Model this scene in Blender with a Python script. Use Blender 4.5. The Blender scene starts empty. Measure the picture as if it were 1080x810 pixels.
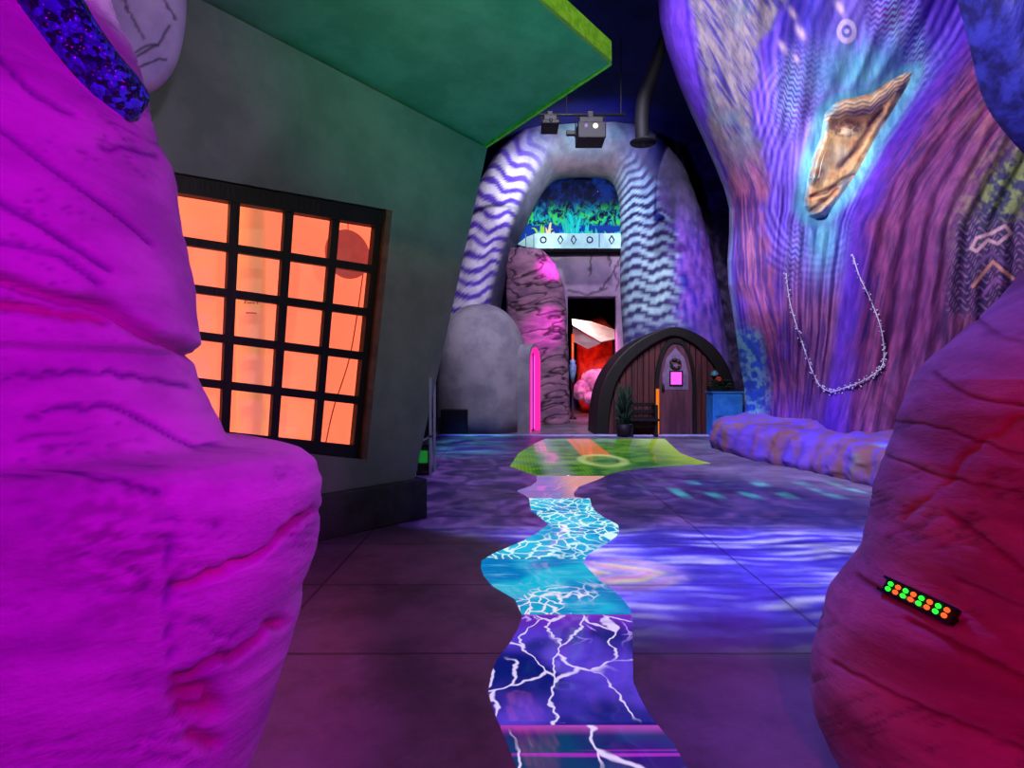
import bpy, math
import numpy as np
from mathutils import Vector

S = bpy.context.scene
COL = S.collection
RNG = np.random.RandomState(7)
F, CX, CY, H = 600.0, 540.0, 400.0, 1.3      # lens (px), principal point, eye height (m)

# ------------------------------------------------------------------ basics
def at(px, py, Y):
    return np.array([(px - CX) / F * Y, Y, H - (py - CY) / F * Y])
def fl(px, py):
    Y = H * F / (py - CY)
    return np.array([(px - CX) / F * Y, Y])
def lin(r, g, b):
    return tuple((c / 255 / 12.92) if c / 255 <= .04045 else ((c / 255 + .055) / 1.055) ** 2.4 for c in (r, g, b))
def L(*c):
    return np.array(lin(*c))
def sm(a, b, x):
    t = np.clip((np.asarray(x, float) - a) / (b - a), 0, 1)
    return t * t * (3 - 2 * t)
def tab(pts, x, smooth=True):
    p = np.array(pts, float)
    return np.interp(x, p[:, 0], p[:, 1])
def spline(pts, n):
    p = np.array(pts, float)
    P = np.vstack([2 * p[0] - p[1], p, 2 * p[-1] - p[-2]])
    out = []
    m = len(p) - 1
    for t in np.linspace(0, m, n):
        i = min(int(t), m - 1); f = t - i
        a, b, c, d = P[i], P[i + 1], P[i + 2], P[i + 3]
        out.append(.5 * (2 * b + (c - a) * f + (2 * a - 5 * b + 4 * c - d) * f * f + (3 * b - a - 3 * c + d) * f ** 3))
    return np.array(out)
def _h(i, j, k):
    n = (i * 374761393 + j * 668265263 + k * 1274126177) & 0xffffffff
    n = ((n ^ (n >> 13)) * 1274126177) & 0xffffffff
    return ((n ^ (n >> 16)) & 0xffff) / 65535.0
def noise(x, y, z=0.0):
    x, y, z = np.broadcast_arrays(np.asarray(x, float), np.asarray(y, float), np.asarray(z, float))
    i, j, k = (np.floor(v).astype(np.int64) for v in (x, y, z))
    f, g, h = x - i, y - j, z - k
    f, g, h = (v * v * (3 - 2 * v) for v in (f, g, h))
    r = 0
    for a in (0, 1):
        for b in (0, 1):
            for c in (0, 1):
                w = (f if a else 1 - f) * (g if b else 1 - g) * (h if c else 1 - h)
                r = r + w * _h(i + a, j + b, k + c)
    return r
def fbm(x, y, z=0.0, o=4):
    r, a, t = 0, 1.0, 0
    for q in range(o):
        r = r + a * noise(np.asarray(x) * 2 ** q + 17 * q, np.asarray(y) * 2 ** q - 9 * q, np.asarray(z) * 2 ** q)
        t += a; a *= .5
    return r / t
def pdist(X, Y, pts):
    """distance of points to a polyline"""
    d = np.full(np.shape(X), 1e9)
    p = np.array(pts, float)
    for a, b in zip(p[:-1], p[1:]):
        v = b - a; l2 = max((v ** 2).sum(), 1e-9)
        t = np.clip(((X - a[0]) * v[0] + (Y - a[1]) * v[1]) / l2, 0, 1)
        d = np.minimum(d, np.hypot(X - a[0] - t * v[0], Y - a[1] - t * v[1]))
    return d
def inside(X, Y, pts):
    r = np.zeros(np.shape(X), bool)
    n = len(pts)
    for i in range(n):
        x0, y0 = pts[i]; x1, y1 = pts[(i + 1) % n]
        c = (y0 > Y) != (y1 > Y)
        xi = (x1 - x0) * (Y - y0) / ((y1 - y0) if y1 != y0 else 1e-9) + x0
        r ^= c & (X < xi)
    return r

# ------------------------------------------------------------------ objects
def tag(o, label=None, cat=None, group=None, kind=None):
    if label: o['label'] = label
    if cat: o['category'] = cat
    if group: o['group'] = group
    if kind: o['kind'] = kind
    return o
def empty(name, loc, label, cat, group=None):
    o = bpy.data.objects.new(name, None); COL.objects.link(o)
    o.location = [float(v) for v in loc]; o.empty_display_size = .1
    return tag(o, label, cat, group)
def mesh(name, V, Fc, m, parent=None, smooth=True, col=None, attr=None):
    V = np.asarray(V, float)
    if parent is not None: V = V - np.array(parent.location if parent.type == 'EMPTY' else (0, 0, 0)) if not parent.get('_w') else V
    me = bpy.data.meshes.new(name)
    if isinstance(Fc, np.ndarray) and Fc.ndim == 2:
        n, k = Fc.shape
        me.vertices.add(len(V)); me.vertices.foreach_set('co', V.astype(np.float32).ravel())
        me.loops.add(n * k); me.loops.foreach_set('vertex_index', Fc.astype(np.int32).ravel())
        me.polygons.add(n)
        me.polygons.foreach_set('loop_start', (np.arange(n) * k).astype(np.int32))
        me.update(calc_edges=True)
    else:
        me.from_pydata([tuple(v) for v in V], [], [tuple(int(i) for i in f) for f in Fc])
    me.validate()
    if smooth: me.polygons.foreach_set('use_smooth', np.ones(len(me.polygons), bool))
    if col is not None:
        a = me.color_attributes.new('vertex_tint', 'FLOAT_COLOR', 'POINT')
        c = np.ones((len(V), 4), np.float32); c[:, :3] = col
        a.data.foreach_set('color', c.ravel())
    me.update()
    o = bpy.data.objects.new(name, me); COL.objects.link(o)
    if m: me.materials.append(m)
    if parent is not None: o.parent = parent
    return o
def sub(name, V, Fc, m, part, smooth=True):
    """child of a part: the part's own frame is the thing's frame"""
    root = part.parent
    V = np.asarray(V, float) - np.array(root.location)
    o = mesh(name, V, Fc, m, None, smooth); o.parent = part
    return o
def gridf(r, c, wrap=False):
    i = np.arange(r - 1)[:, None] * c; j = np.arange(c if wrap else c - 1)[None]
    j2 = (j + 1) % c
    return np.stack([i + j, i + j2, i + c + j2, i + c + j], -1).reshape(-1, 4)
class MB:
    def __init__(s): s.v, s.f = [], []
    def add(s, V, Fc):
        b = len(s.v); s.v += [tuple(float(q) for q in v) for v in V]; s.f += [tuple(int(i) + b for i in f) for f in Fc]; return s
    def hexa(s, a):   # 8 corners: bottom 4 (ccw), top 4
        return s.add(a, [(3, 2, 1, 0), (4, 5, 6, 7), (0, 1, 5, 4), (1, 2, 6, 5), (2, 3, 7, 6), (3, 0, 4, 7)])
    def box(s, x0, x1, y0, y1, z0, z1):
        return s.hexa([(x0, y0, z0), (x1, y0, z0), (x1, y1, z0), (x0, y1, z0), (x0, y0, z1), (x1, y0, z1), (x1, y1, z1), (x0, y1, z1)])
    def tube(s, path, rad, n=10, cap=True):
        P = [Vector(tuple(p)) for p in path]
        rad = rad if hasattr(rad, '__len__') else [rad] * len(P)
        up = Vector((0, 0, 1)); rings = []
        d0 = (P[1] - P[0]).normalized()
        u = d0.cross(up)
        if u.length < 1e-3: u = d0.cross(Vector((1, 0, 0)))
        u.normalize()
        for i, p in enumerate(P):
            d = (P[min(i + 1, len(P) - 1)] - P[max(i - 1, 0)]).normalized()
            u = (u - d * u.dot(d)).normalized(); w = d.cross(u)
            rings.append([p + (u * math.cos(2 * math.pi * k / n) + w * math.sin(2 * math.pi * k / n)) * rad[i] for k in range(n)])
        V = [q for r in rings for q in r]
        Fc = [tuple(f) for f in gridf(len(P), n, True)]
        if cap: Fc += [tuple(reversed(range(n))), tuple(range((len(P) - 1) * n, len(P) * n))]
        return s.add(V, Fc)
    def lathe(s, c, prof, n=24):
        V = [(c[0] + r * math.cos(2 * math.pi * k / n), c[1] + r * math.sin(2 * math.pi * k / n), c[2] + z) for r, z in prof for k in range(n)]
        m = len(prof)
        return s.add(V, [tuple(f) for f in gridf(m, n, True)] + [tuple(reversed(range(n))), tuple(range((m - 1) * n, m * n))])
    def prism(s, poly, off):   # polygon of 3-D points pushed along off
        n = len(poly); o = np.array(off)
        V = [np.array(p) for p in poly] + [np.array(p) + o for p in poly]
        return s.add(V, [tuple(range(n)), tuple(reversed(range(n, 2 * n)))] + [(i, i + n, (i + 1) % n + n, (i + 1) % n) for i in range(n)])
    def ball(s, c, r, n=12, m=8):
        r = np.array(r) if hasattr(r, '__len__') else np.array([r] * 3)
        V = []
        for i in range(m + 1):
            t = math.pi * (i + .02) / (m + .04)
            for k in range(n):
                p = 2 * math.pi * k / n
                V.append(np.array(c) + r * np.array([math.sin(t) * math.cos(p), math.sin(t) * math.sin(p), -math.cos(t)]))
        return s.add(V, [tuple(f) for f in gridf(m + 1, n, True)] + [tuple(reversed(range(n))), tuple(range(m * n, (m + 1) * n))])
    def build(s, name, m, parent=None, smooth=False, bevel=0):
        o = mesh(name, s.v, s.f, m, parent, smooth)
        return fin(o, bevel)
    def sub(s, name, m, part, smooth=False, bevel=0):
        return fin(sub(name, s.v, s.f, m, part, smooth), bevel)
def fin(o, bevel):
    if bevel:
        b = o.modifiers.new('bevel', 'BEVEL'); b.width = bevel; b.segments = 2; b.limit_method = 'ANGLE'
    return o

# ------------------------------------------------------------------ materials
class NT:
    def __init__(s, tree): s.t = tree; s.n = tree.nodes; s.l = tree.links
    def new(s, k, **kw):
        n = s.n.new(k)
        for a, v in kw.items(): setattr(n, a, v)
        return n
    def put(s, sock, v):
        if isinstance(v, bpy.types.NodeSocket): s.l.new(v, sock)
        elif hasattr(v, '__len__') and len(v) == 3 and sock.type == 'RGBA': sock.default_value = (*[float(q) for q in v], 1)
        else: sock.default_value = v
    def m(s, op, a, b=0.0, c=None, clamp=False):
        n = s.new('ShaderNodeMath', operation=op, use_clamp=clamp)
        s.put(n.inputs[0], a); s.put(n.inputs[1], b)
        if c is not None: s.put(n.inputs[2], c)
        return n.outputs[0]
    def mix(s, f, a, b, blend='MIX'):
        n = s.new('ShaderNodeMix', data_type='RGBA', blend_type=blend)
        s.put(n.inputs[0], f); s.put(n.inputs[6], a); s.put(n.inputs[7], b)
        return n.outputs[2]
    def step(s, x, a, b):
        n = s.new('ShaderNodeMapRange', interpolation_type='SMOOTHSTEP')
        s.put(n.inputs[0], x); s.put(n.inputs[1], a); s.put(n.inputs[2], b)
        return n.outputs[0]
    def xyz(s, x, y, z=0.0):
        n = s.new('ShaderNodeCombineXYZ')
        for i, v in enumerate((x, y, z)): s.put(n.inputs[i], v)
        return n.outputs[0]
    def sep(s, v):
        n = s.new('ShaderNodeSeparateXYZ'); s.put(n.inputs[0], v); return n.outputs
    def noise(s, v, scale, detail=3, rough=.5, dist=0.0):
        n = s.new('ShaderNodeTexNoise'); s.put(n.inputs['Vector'], v)
        n.inputs['Scale'].default_value = scale; n.inputs['Detail'].default_value = detail
        n.inputs['Roughness'].default_value = rough; n.inputs['Distortion'].default_value = dist
        return n.outputs
    def voro(s, v, scale, feature='F1', rnd=1.0):
        n = s.new('ShaderNodeTexVoronoi', feature=feature); s.put(n.inputs['Vector'], v)
        n.inputs['Scale'].default_value = scale; n.inputs['Randomness'].default_value = rnd
        return n.outputs
    def wave(s, v, scale, dist, detail=2, direction='Z', ds=1.0):
        n = s.new('ShaderNodeTexWave', bands_direction=direction); s.put(n.inputs['Vector'], v)
        n.inputs['Scale'].default_value = scale; n.inputs['Distortion'].default_value = dist
        n.inputs['Detail'].default_value = detail; n.inputs['Detail Scale'].default_value = ds
        return n.outputs['Fac']
    def scale(s, v, k):
        n = s.new('ShaderNodeVectorMath', operation='MULTIPLY'); s.put(n.inputs[0], v); n.inputs[1].default_value = k
        return n.outputs[0]
    def addv(s, a, b):
        n = s.new('ShaderNodeVectorMath', operation='ADD'); s.put(n.inputs[0], a); s.put(n.inputs[1], b)
        return n.outputs[0]
def newmat(name):
    m = bpy.data.materials.new(name); m.use_nodes = True
    nt = NT(m.node_tree); b = nt.n['Principled BSDF']
    g = nt.new('ShaderNodeTexCoord').outputs['Object']
    return m, nt, b, g
def mat(name, c, c2=None, scale=6, rough=.8, bump=.0, bscale=None, stretch=(1, 1, 1), metal=0, vertex_tint=False, emit=None, es=1.0, lo=.35, hi=.65, spec=.3):
    m, nt, b, g = newmat(name)
    v = nt.scale(g, stretch)
    base = None
    if c2 is not None:
        f = nt.step(nt.noise(v, scale, 6, .6)[0], lo, hi)
        base = nt.mix(f, c, c2)
    if vertex_tint:
        a = nt.new('ShaderNodeAttribute', attribute_name='vertex_tint').outputs['Color']
        base = nt.mix(1.0, a, base, 'MULTIPLY') if base is not None else a
    nt.put(b.inputs['Base Color'], base if base is not None else c)
    b.inputs['Roughness'].default_value = rough; b.inputs['Metallic'].default_value = metal
    b.inputs['Specular IOR Level'].default_value = spec
    if bump:
        n = nt.new('ShaderNodeBump'); n.inputs['Strength'].default_value = bump; n.inputs['Distance'].default_value = .02
        nt.put(n.inputs['Height'], nt.noise(v, bscale or scale * 4, 5, .6)[0]); nt.l.new(n.outputs[0], b.inputs['Normal'])
    if emit is not None:
        nt.put(b.inputs['Emission Color'], emit); b.inputs['Emission Strength'].default_value = es
    return m

M = {}
M['black'] = mat('black_paint', L(14, 12, 18), L(22, 18, 26), 8, .6)
M['black_wood'] = mat('black_stained_wood', L(9, 8, 11), L(20, 15, 19), 5, .55, .3, 30, (1, 1, .2))
M['room'] = mat('dark_blue_paint', L(36, 34, 110), L(20, 20, 78), .6, .95)
M['rock'] = mat('pale_carved_plaster', L(214, 200, 214), L(176, 156, 182), 2.2, .75, .35, 26, (1, 1, 2.5), vertex_tint=True)
M['redrock'] = mat('rose_carved_plaster', L(210, 160, 190), L(165, 110, 140), 2.0, .7, .3, 22, (1, 1, 3.0), vertex_tint=True)
M['house'] = mat('grey_green_stucco', L(118, 124, 120), L(104, 112, 107), 3.2, .95, .25, 60)
M['soffit'] = mat('green_grey_stucco', L(120, 140, 124), L(98, 124, 106), 2.5, .95, .25, 70)
M['fascia'] = mat('yellow_green_stucco', L(170, 190, 70), L(130, 160, 50), 14, .95, .4, 90)
M['plinth'] = mat('dark_grey_stucco', L(70, 76, 74), L(52, 56, 54), 3, .95, .25, 50)
M['brown'] = mat('brown_wood_reveal', L(120, 80, 62), L(90, 58, 46), 6, .7)
M['roomwarm'] = mat('warm_room_wall_added_glow', L(255, 205, 170), L(245, 185, 150), 1.3, .9, emit=L(240, 122, 96), es=.78)  # walls given emission to even out the warm light; nothing backlights them
M['column'] = mat('cream_column_added_glow', L(255, 225, 190), L(250, 210, 170), 3, .7, emit=L(255, 160, 105), es=.5)  # column given its own emission, though it is no lamp
M['mauve'] = mat('dusky_disc_added_glow', L(150, 90, 90), L(130, 76, 80), 8, .9, emit=L(168, 70, 66), es=.7)  # disc given emission, standing in for light from the room
M['hut'] = mat('grey_hut_plaster', L(150, 142, 158), L(120, 114, 132), 1.6, .95, .25, 18)
M['vertex_tint'] = mat('baked_projection_on_bark', L(255, 255, 255), L(205, 205, 215), 7, .75, .35, 40, (1, 1, .35), vertex_tint=True)  # carries the projected light art as vertex colour
M['arch'] = mat('arch_plaster_baked_stripes', L(255, 255, 255), L(210, 210, 218), 2.5, .85, .3, 16, vertex_tint=True)  # projected stripes are held in its vertex colour
M['ledge'] = mat('violet_stone', L(104, 74, 205), L(132, 86, 92), 2.6, .75, .5, 12, (1.6, 1.6, .4))
M['wallmauve'] = mat('mauve_plaster', L(170, 140, 170), L(140, 116, 150), 1.5, .9, .3, 14, vertex_tint=True)
M['parapet'] = mat('pale_aqua_plaster', L(200, 236, 232), L(180, 220, 224), 4, .7)
M['strata'] = mat('pink_strata_rock', L(170, 118, 150), L(120, 82, 116), 1.6, .8, .4, 9, (1, 1, 3), vertex_tint=True)
M['darkrock'] = mat('dark_violet_rock', L(70, 54, 96), L(30, 24, 50), 2.4, .85, .7, 8)
M['plank'] = mat('red_brown_planks', L(84, 40, 46), L(56, 26, 34), 3, .7, .4, 18, (3, 3, .3))
M['doorwood'] = mat('plum_door_wood', L(100, 58, 78), L(70, 40, 58), 3, .6, .4, 20, (3, 3, .3))
M['doorpale'] = mat('grey_violet_door_paint', L(130, 108, 150), L(104, 84, 124), 5, .6)
M['leafdark'] = mat('dark_green_leaf', L(20, 46, 30), L(10, 26, 18), 9, .6)
M['bluebox'] = mat('blue_painted_cabinet', L(50, 140, 220), L(34, 110, 195), 4, .6)
M['steel'] = mat('violet_grey_metal', L(9, 7, 18), None, 3, .6)
M['whiteframe'] = mat('pale_blue_frame', L(190, 195, 225), L(170, 175, 210), 3, .4)
M['petal'] = mat('lavender_shell', L(180, 160, 200), L(150, 132, 176), 3, .5, .2, 14, vertex_tint=True)
M['bluepetal'] = mat('blue_violet_bark', L(44, 46, 150), L(16, 14, 80), 5.2, .6, .6, 10, (3, 1, .5))
M['bead'] = mat('white_bead', L(215, 215, 240), None, 3, .3)
M['red'] = mat('red_dyed_rock', L(220, 70, 50), L(150, 40, 40), 3, .8, .4, 9)
M['pinkrock'] = mat('pink_boulder', L(225, 150, 185), L(150, 90, 135), 4, .8, .5, 9)
M['canvas'] = mat('pale_canvas', L(245, 225, 220), L(230, 200, 205), 3, .7)
M['teal'] = mat('teal_glaze', L(90, 150, 170), L(60, 110, 140), 9, .4)
M['corr'] = mat('rose_concrete', L(150, 110, 130), L(120, 84, 108), 2, .7)
M['yellowrim'] = mat('dark_red_paint', L(110, 30, 36), L(80, 22, 30), 4, .6)
def emis(name, c, s, c2=None, scale=5):
    return mat(name, (0, 0, 0), rough=.4, emit=c, es=s)
M['pinkglow'] = emis('pink_lit_glass', L(255, 90, 235), 1.3)
M['neon'] = emis('magenta_neon', L(255, 40, 170), 1.1)
M['orange'] = emis('orange_led_strip', L(255, 130, 20), .9)
M['orangeneon'] = emis('orange_neon', L(255, 90, 40), 1.0)
M['ledg'] = emis('green_led', L(40, 255, 60), 1.6)
M['ledr'] = emis('orange_red_led', L(255, 90, 40), 1.6)
M['lampspot'] = emis('warm_lamp_lens', L(255, 235, 215), 1.5)
M['lampdim'] = emis('dim_lamp_lens', L(150, 130, 190), .8)
M['greenglow'] = emis('green_case_light', L(30, 150, 60), .5)

# thin glass
def glass():
    m, nt, b, g = newmat('clear_pane')
    tr = nt.new('ShaderNodeBsdfTransparent'); gl = nt.new('ShaderNodeBsdfGlossy'); gl.inputs['Roughness'].default_value = .05
    mx = nt.new('ShaderNodeMixShader'); mx.inputs[0].default_value = .05
    nt.l.new(tr.outputs[0], mx.inputs[1]); nt.l.new(gl.outputs[0], mx.inputs[2])
    nt.l.new(mx.outputs[0], nt.n['Material Output'].inputs[0])
    return m
M['glass'] = glass()

def mosaic():
    m, nt, b, g = newmat('blue_glass_mosaic')
    v = nt.voro(g, 75)
    r = nt.sep(v['Color'])[0]
    c = nt.mix(nt.step(r, .3, 1.0), L(20, 14, 70), L(70, 150, 235))
    nt.put(b.inputs['Base Color'], c); b.inputs['Roughness'].default_value = .25
    n = nt.new('ShaderNodeBump'); n.inputs['Strength'].default_value = .9; n.inputs['Distance'].default_value = .008; n.invert = True
    nt.l.new(v['Distance'], n.inputs['Height']); nt.l.new(n.outputs[0], b.inputs['Normal'])
    return m
M['mosaic'] = mosaic()

def floor_mat():
    m, nt, b, g = newmat('stained_concrete_slabs')
    x, y, z = nt.sep(g)
    n1 = nt.noise(g, 1.3, 7, .65)[0]; n2 = nt.noise(g, 5, 6, .7)[0]
    c = nt.mix(nt.step(n1, .3, .7), L(84, 76, 92), L(146, 132, 154))
    c = nt.mix(nt.m('MULTIPLY', nt.step(n2, .55, .8), .6), c, L(170, 154, 176))
    def seam(u, p, o, w):
        f = nt.m('FRACT', nt.m('DIVIDE', nt.m('ADD', u, o), p))
        d = nt.m('MULTIPLY', nt.m('ABSOLUTE', nt.m('SUBTRACT', f, .5)), p)
        return nt.step(d, w * 1.6, w * .5)
    s = nt.m('MAXIMUM', seam(y, 1.8, .9 - .445 + .45, .008), seam(x, 2.8, 1.2 + 1.4, .008))
    s = nt.m('MAXIMUM', s, seam(y, 1.8, .9 - .445 - .45, .008))
    c = nt.mix(nt.m('MULTIPLY', s, .7), c, L(40, 30, 40))
    nt.put(b.inputs['Base Color'], c)
    nt.put(b.inputs['Roughness'], nt.m('ADD', nt.m('MULTIPLY', n2, .3), .22))
    b.inputs['Specular IOR Level'].default_value = .45
    bp = nt.new('ShaderNodeBump'); bp.inputs['Strength'].default_value = .25; bp.inputs['Distance'].default_value = .01
    nt.put(bp.inputs['Height'], nt.m('SUBTRACT', n2, s)); nt.l.new(bp.outputs[0], b.inputs['Normal'])
    return m
M['floor'] = floor_mat()

# ------------------------------------------------------------------ camera
cam = bpy.data.objects.new('camera', bpy.data.cameras.new('camera')); COL.objects.link(cam)
cam.location = (0, 0, H); cam.rotation_euler = (math.pi / 2, 0, 0)
cam.data.sensor_width = 36; cam.data.lens = 36 * F / 1080; cam.data.shift_y = -(405 - CY) / 1080
cam.data.clip_start = .05
S.camera = cam

# ------------------------------------------------------------------ room shell
def struct(o): o['kind'] = 'structure'; return o
CEIL = 8.5
struct(MB().box(-7, 9.5, -4, 27, -.2, 0).build('floor', M['floor']))
struct(MB().box(-7, 9.5, -4, 27, CEIL, CEIL + .2).build('ceiling', M['room']))
struct(MB().box(-7.2, -7, -4, 27, 0, CEIL).build('wall_left', M['room']))
struct(MB().box(9.5, 9.7, -4, 27, 0, CEIL).build('wall_right', M['room']))
struct(MB().box(-7, 9.5, -4.2, -4, 0, CEIL).build('wall_front', M['room']))
DX0, DX1, DZ = 1.80, 3.50, 4.05
wb = MB().box(-7, DX0, 18.9, 19.1, 0, CEIL).box(DX1, 9.5, 18.9, 19.1, 0, CEIL).box(DX0, DX1, 18.9, 19.1, DZ, CEIL)
struct(wb.build('wall_back', M['room']))
struct(MB().box(DX0 - .6, DX1 + 1.4, 26.5, 26.7, 0, DZ + 1).build('wall_end', M['room']))
struct(MB().box(-2.2, 5.0, 12.98, 13.2, 0, .025).build('trim_1', M['whiteframe'], bevel=.006))

# ------------------------------------------------------------------ river of lit floor panels
def river_mat(name, kind):
    m, nt, b, g = newmat(name)
    g = nt.new('ShaderNodeNewGeometry').outputs['Position']
    x, y, z = nt.sep(g)
    wob = nt.noise(g, 3.0, 3, .5)[1]
    w2 = nt.addv(nt.addv(g, nt.scale(nt.noise(g, 2.2, 1)[1], (.36, .36, 0))), nt.scale(nt.noise(g, 8, 2, .6)[1], (.10, .10, 0)))
    def veins(sc, w, st=(1, 1, 1)):
        d = nt.voro(nt.scale(w2, st), sc, 'DISTANCE_TO_EDGE')['Distance']
        return nt.step(d, w, w * .25)
    soft = nt.step(nt.noise(g, 2.2, 2, .5)[0], .38, .62)
    fine = nt.noise(nt.scale(g, (1, 5, 1)), 4, 4, .6)[0]
    if kind == 'front':
        c = nt.mix(soft, L(4, 60, 110), L(40, 10, 110))
        c = nt.mix(nt.step(nt.noise(nt.scale(g, (.4, 14, 1)), 1.4, 2)[0], .56, .66), c, L(160, 40, 190))
        c = nt.mix(nt.m('MULTIPLY', nt.step(y, 2.06, 2.14), .8), c, L(200, 70, 200))
        c = nt.mix(nt.m('MULTIPLY', veins(3.8, .032, (1, .5, 1)), nt.step(nt.noise(g, 2.6, 2)[0], .36, .5)), c, L(225, 205, 255))
    elif kind == 'violet':
        c = nt.mix(soft, L(10, 24, 115), L(84, 58, 205))
        c = nt.mix(nt.step(y, 2.85, 3.15), c, L(110, 40, 190))
        c = nt.mix(nt.m('MULTIPLY', nt.step(nt.noise(g, 5, 3)[0], .55, .7), .5), c, L(10, 40, 120))
        c = nt.mix(nt.m('MULTIPLY', veins(5.2, .036, (1, .5, 1)), nt.step(nt.noise(g, 3.1, 2)[0], .33, .46)), c, L(222, 205, 255))
        c = nt.mix(nt.m('MULTIPLY', veins(9.0, .05, (1, .5, 1)), nt.m('MULTIPLY', nt.step(nt.noise(g, 4.1, 2)[0], .5, .6), nt.step(y, 2.7, 3.0))), c, L(190, 150, 250))
        c = nt.mix(nt.step(y, 3.1, 3.14), c, L(150, 40, 190))
    elif kind == 'azure':
        c = nt.mix(soft, L(2, 120, 190), L(20, 180, 215))
        c = nt.mix(nt.m('MULTIPLY', nt.step(fine, .5, .75), .5), c, L(120, 200, 235))
        lim = nt.m('MULTIPLY', nt.step(nt.noise(g, 2.4, 3)[0], .46, .56), nt.step(y, 3.75, 3.35))
        c = nt.mix(nt.step(y, 4.08, 4.1), c, L(40, 30, 120))
        c = nt.mix(nt.m('MULTIPLY', veins(13, .10, (1, .6, 1)), lim), c, L(235, 225, 250))
    elif kind == 'cyan':
        c = nt.mix(soft, L(0, 140, 205), L(30, 190, 230))
        c = nt.mix(nt.m('MULTIPLY', nt.step(y, 4.4, 4.1), .5), c, L(10, 120, 190))
        lim = nt.step(nt.noise(g, 1.1, 2)[0], .36, .52)
        c = nt.mix(nt.m('MULTIPLY', veins(9.5, .10, (1, .7, 1)), lim), c, L(215, 250, 245))
    elif kind == 'neck':
        c = nt.mix(soft, L(120, 110, 185), L(150, 110, 190))
        c = nt.mix(nt.step(x, .45, .8), c, L(215, 150, 150))  # peach zone: reflected light put into the panel colour
        c = nt.mix(nt.m('MULTIPLY', nt.step(x, .2, -.3), .7), c, L(200, 90, 215))
    else:
        c = nt.mix(soft, L(40, 92, 40), L(90, 140, 36))
        c = nt.mix(nt.step(nt.m('ABSOLUTE', nt.m('SUBTRACT', x, 1.3)), .8, 2.0), c, L(165, 190, 50))
        wv = nt.m('MULTIPLY', nt.wave(g, 6, .6, 1, 'X'), nt.wave(g, 3, .6, 1, 'Y'))
        c = nt.mix(nt.m('MULTIPLY', wv, .7), c, L(34, 76, 44))
        c = nt.mix(nt.m('MULTIPLY', nt.m('MULTIPLY', nt.step(x, .35, .55), nt.step(x, .95, .7)), .35), c, L(170, 160, 190))  # mauve streak: reflection of what stands behind, put into the emission
        c = nt.mix(nt.m('MULTIPLY', nt.m('MULTIPLY', nt.step(x, 1.15, 1.2), nt.step(x, 1.72, 1.66)), nt.m('MULTIPLY', nt.step(y, 9.5, 9.7), .8)), c, L(210, 110, 60))  # orange streak: reflection of the red corridor, put into the emission
        rr_ = nt.m('SQRT', nt.m('ADD', nt.m('POWER', nt.m('MULTIPLY', nt.m('SUBTRACT', x, 1.45), 1.8), 2), nt.m('POWER', nt.m('SUBTRACT', y, 9.1), 2)))
        d = nt.m('ABSOLUTE', nt.m('SUBTRACT', rr_, .6))
        c = nt.mix(nt.m('MULTIPLY', nt.step(d, .2, .04), .4), c, L(205, 225, 150))
    nt.put(b.inputs['Base Color'], L(8, 8, 14)); b.inputs['Roughness'].default_value = .12
    nt.put(b.inputs['Emission Color'], c); b.inputs['Emission Strength'].default_value = 1.0
    return m
RL = [(463, 575), (467, 566), (478, 547), (492, 538), (497, 552), (502, 566), (508, 566), (513, 560), (518, 545), (522, 553), (526, 558), (538, 560), (545, 569), (553, 579), (562, 568), (571, 552), (585, 519), (592, 508), (599, 507), (607, 510), (618, 519), (632, 543), (650, 551), (663, 547), (679, 538), (697, 524), (712, 518), (730, 515), (745, 519), (758, 524), (780, 533), (805, 543), (850, 562), (1050, 640)]
RR = [(463, 701), (478, 717), (485, 735), (489, 750), (491, 712), (494, 673), (499, 645), (506, 630), (513, 611), (520, 605), (525, 606), (526, 622), (534, 624), (540, 628), (547, 638), (554, 652), (560, 653), (566, 650), (575, 637), (585, 619), (594, 615), (600, 620), (613, 632), (623, 646), (632, 656), (642, 664), (655, 667), (683, 667), (721, 668), (735, 674), (754, 684), (770, 697), (787, 711), (808, 723), (850, 745), (1050, 850)]
river = empty('light_river', (0.1, 4.0, 0), 'winding river of glowing blue, cyan and green panels set in the concrete floor', 'floor light')
for kind, y0, y1 in (('pool', 463, 502), ('neck', 502.4, 525.5), ('cyan', 526, 589.5), ('azure', 590.6, 648), ('violet', 649.4, 764.5), ('front', 766.5, 1050)):
    ys = 400 + 1 / np.linspace(1 / (y0 - 400), 1 / (y1 - 400), 70)
    if kind == 'pool': ys = np.linspace(y0, y1, 60)
    l, r = np.interp(ys, *np.array(RL).T), np.interp(ys, *np.array(RR).T)
    k = np.array([.25, .5, .25])
    if kind != 'pool':
        for a in (l, r): a[1:-1] = np.convolve(a, k, 'valid')
    n = len(ys)
    P = np.array([[*fl(a, y)] for a, y in zip(l, ys)] + [[*fl(a, y)] for a, y in zip(r, ys)])
    top = np.c_[P, np.full(2 * n, .006)]; bot = np.c_[P, np.full(2 * n, -.03)]
    V = np.vstack([top, bot]); i = np.arange(n - 1)
    q = lambda a, b, c, d: np.stack([a, b, c, d], -1)
    Fc = np.vstack([q(i + 1, i + n + 1, i + n, i), q(i + 2 * n, i + 2 * n + 1, i + 1, i), q(i + n, i + n + 1, i + 3 * n + 1, i + 3 * n)])
    Fc = np.vstack([Fc, [[0, n, 3 * n, 2 * n], [n - 1, 3 * n - 1, 4 * n - 1, 2 * n - 1]]])
    nm = {'pool': 'green glowing pool panel', 'neck': 'lavender narrow panel', 'cyan': 'cyan panel with a white net of light', 'azure': 'azure panel', 'violet': 'violet blue panel with white branching lines', 'front': 'dark teal panel with white lines'}[kind]
    o = mesh('screen_panel', V, Fc, river_mat('lit_panel_' + kind, kind), river, smooth=False)
    o['label'] = nm

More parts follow.
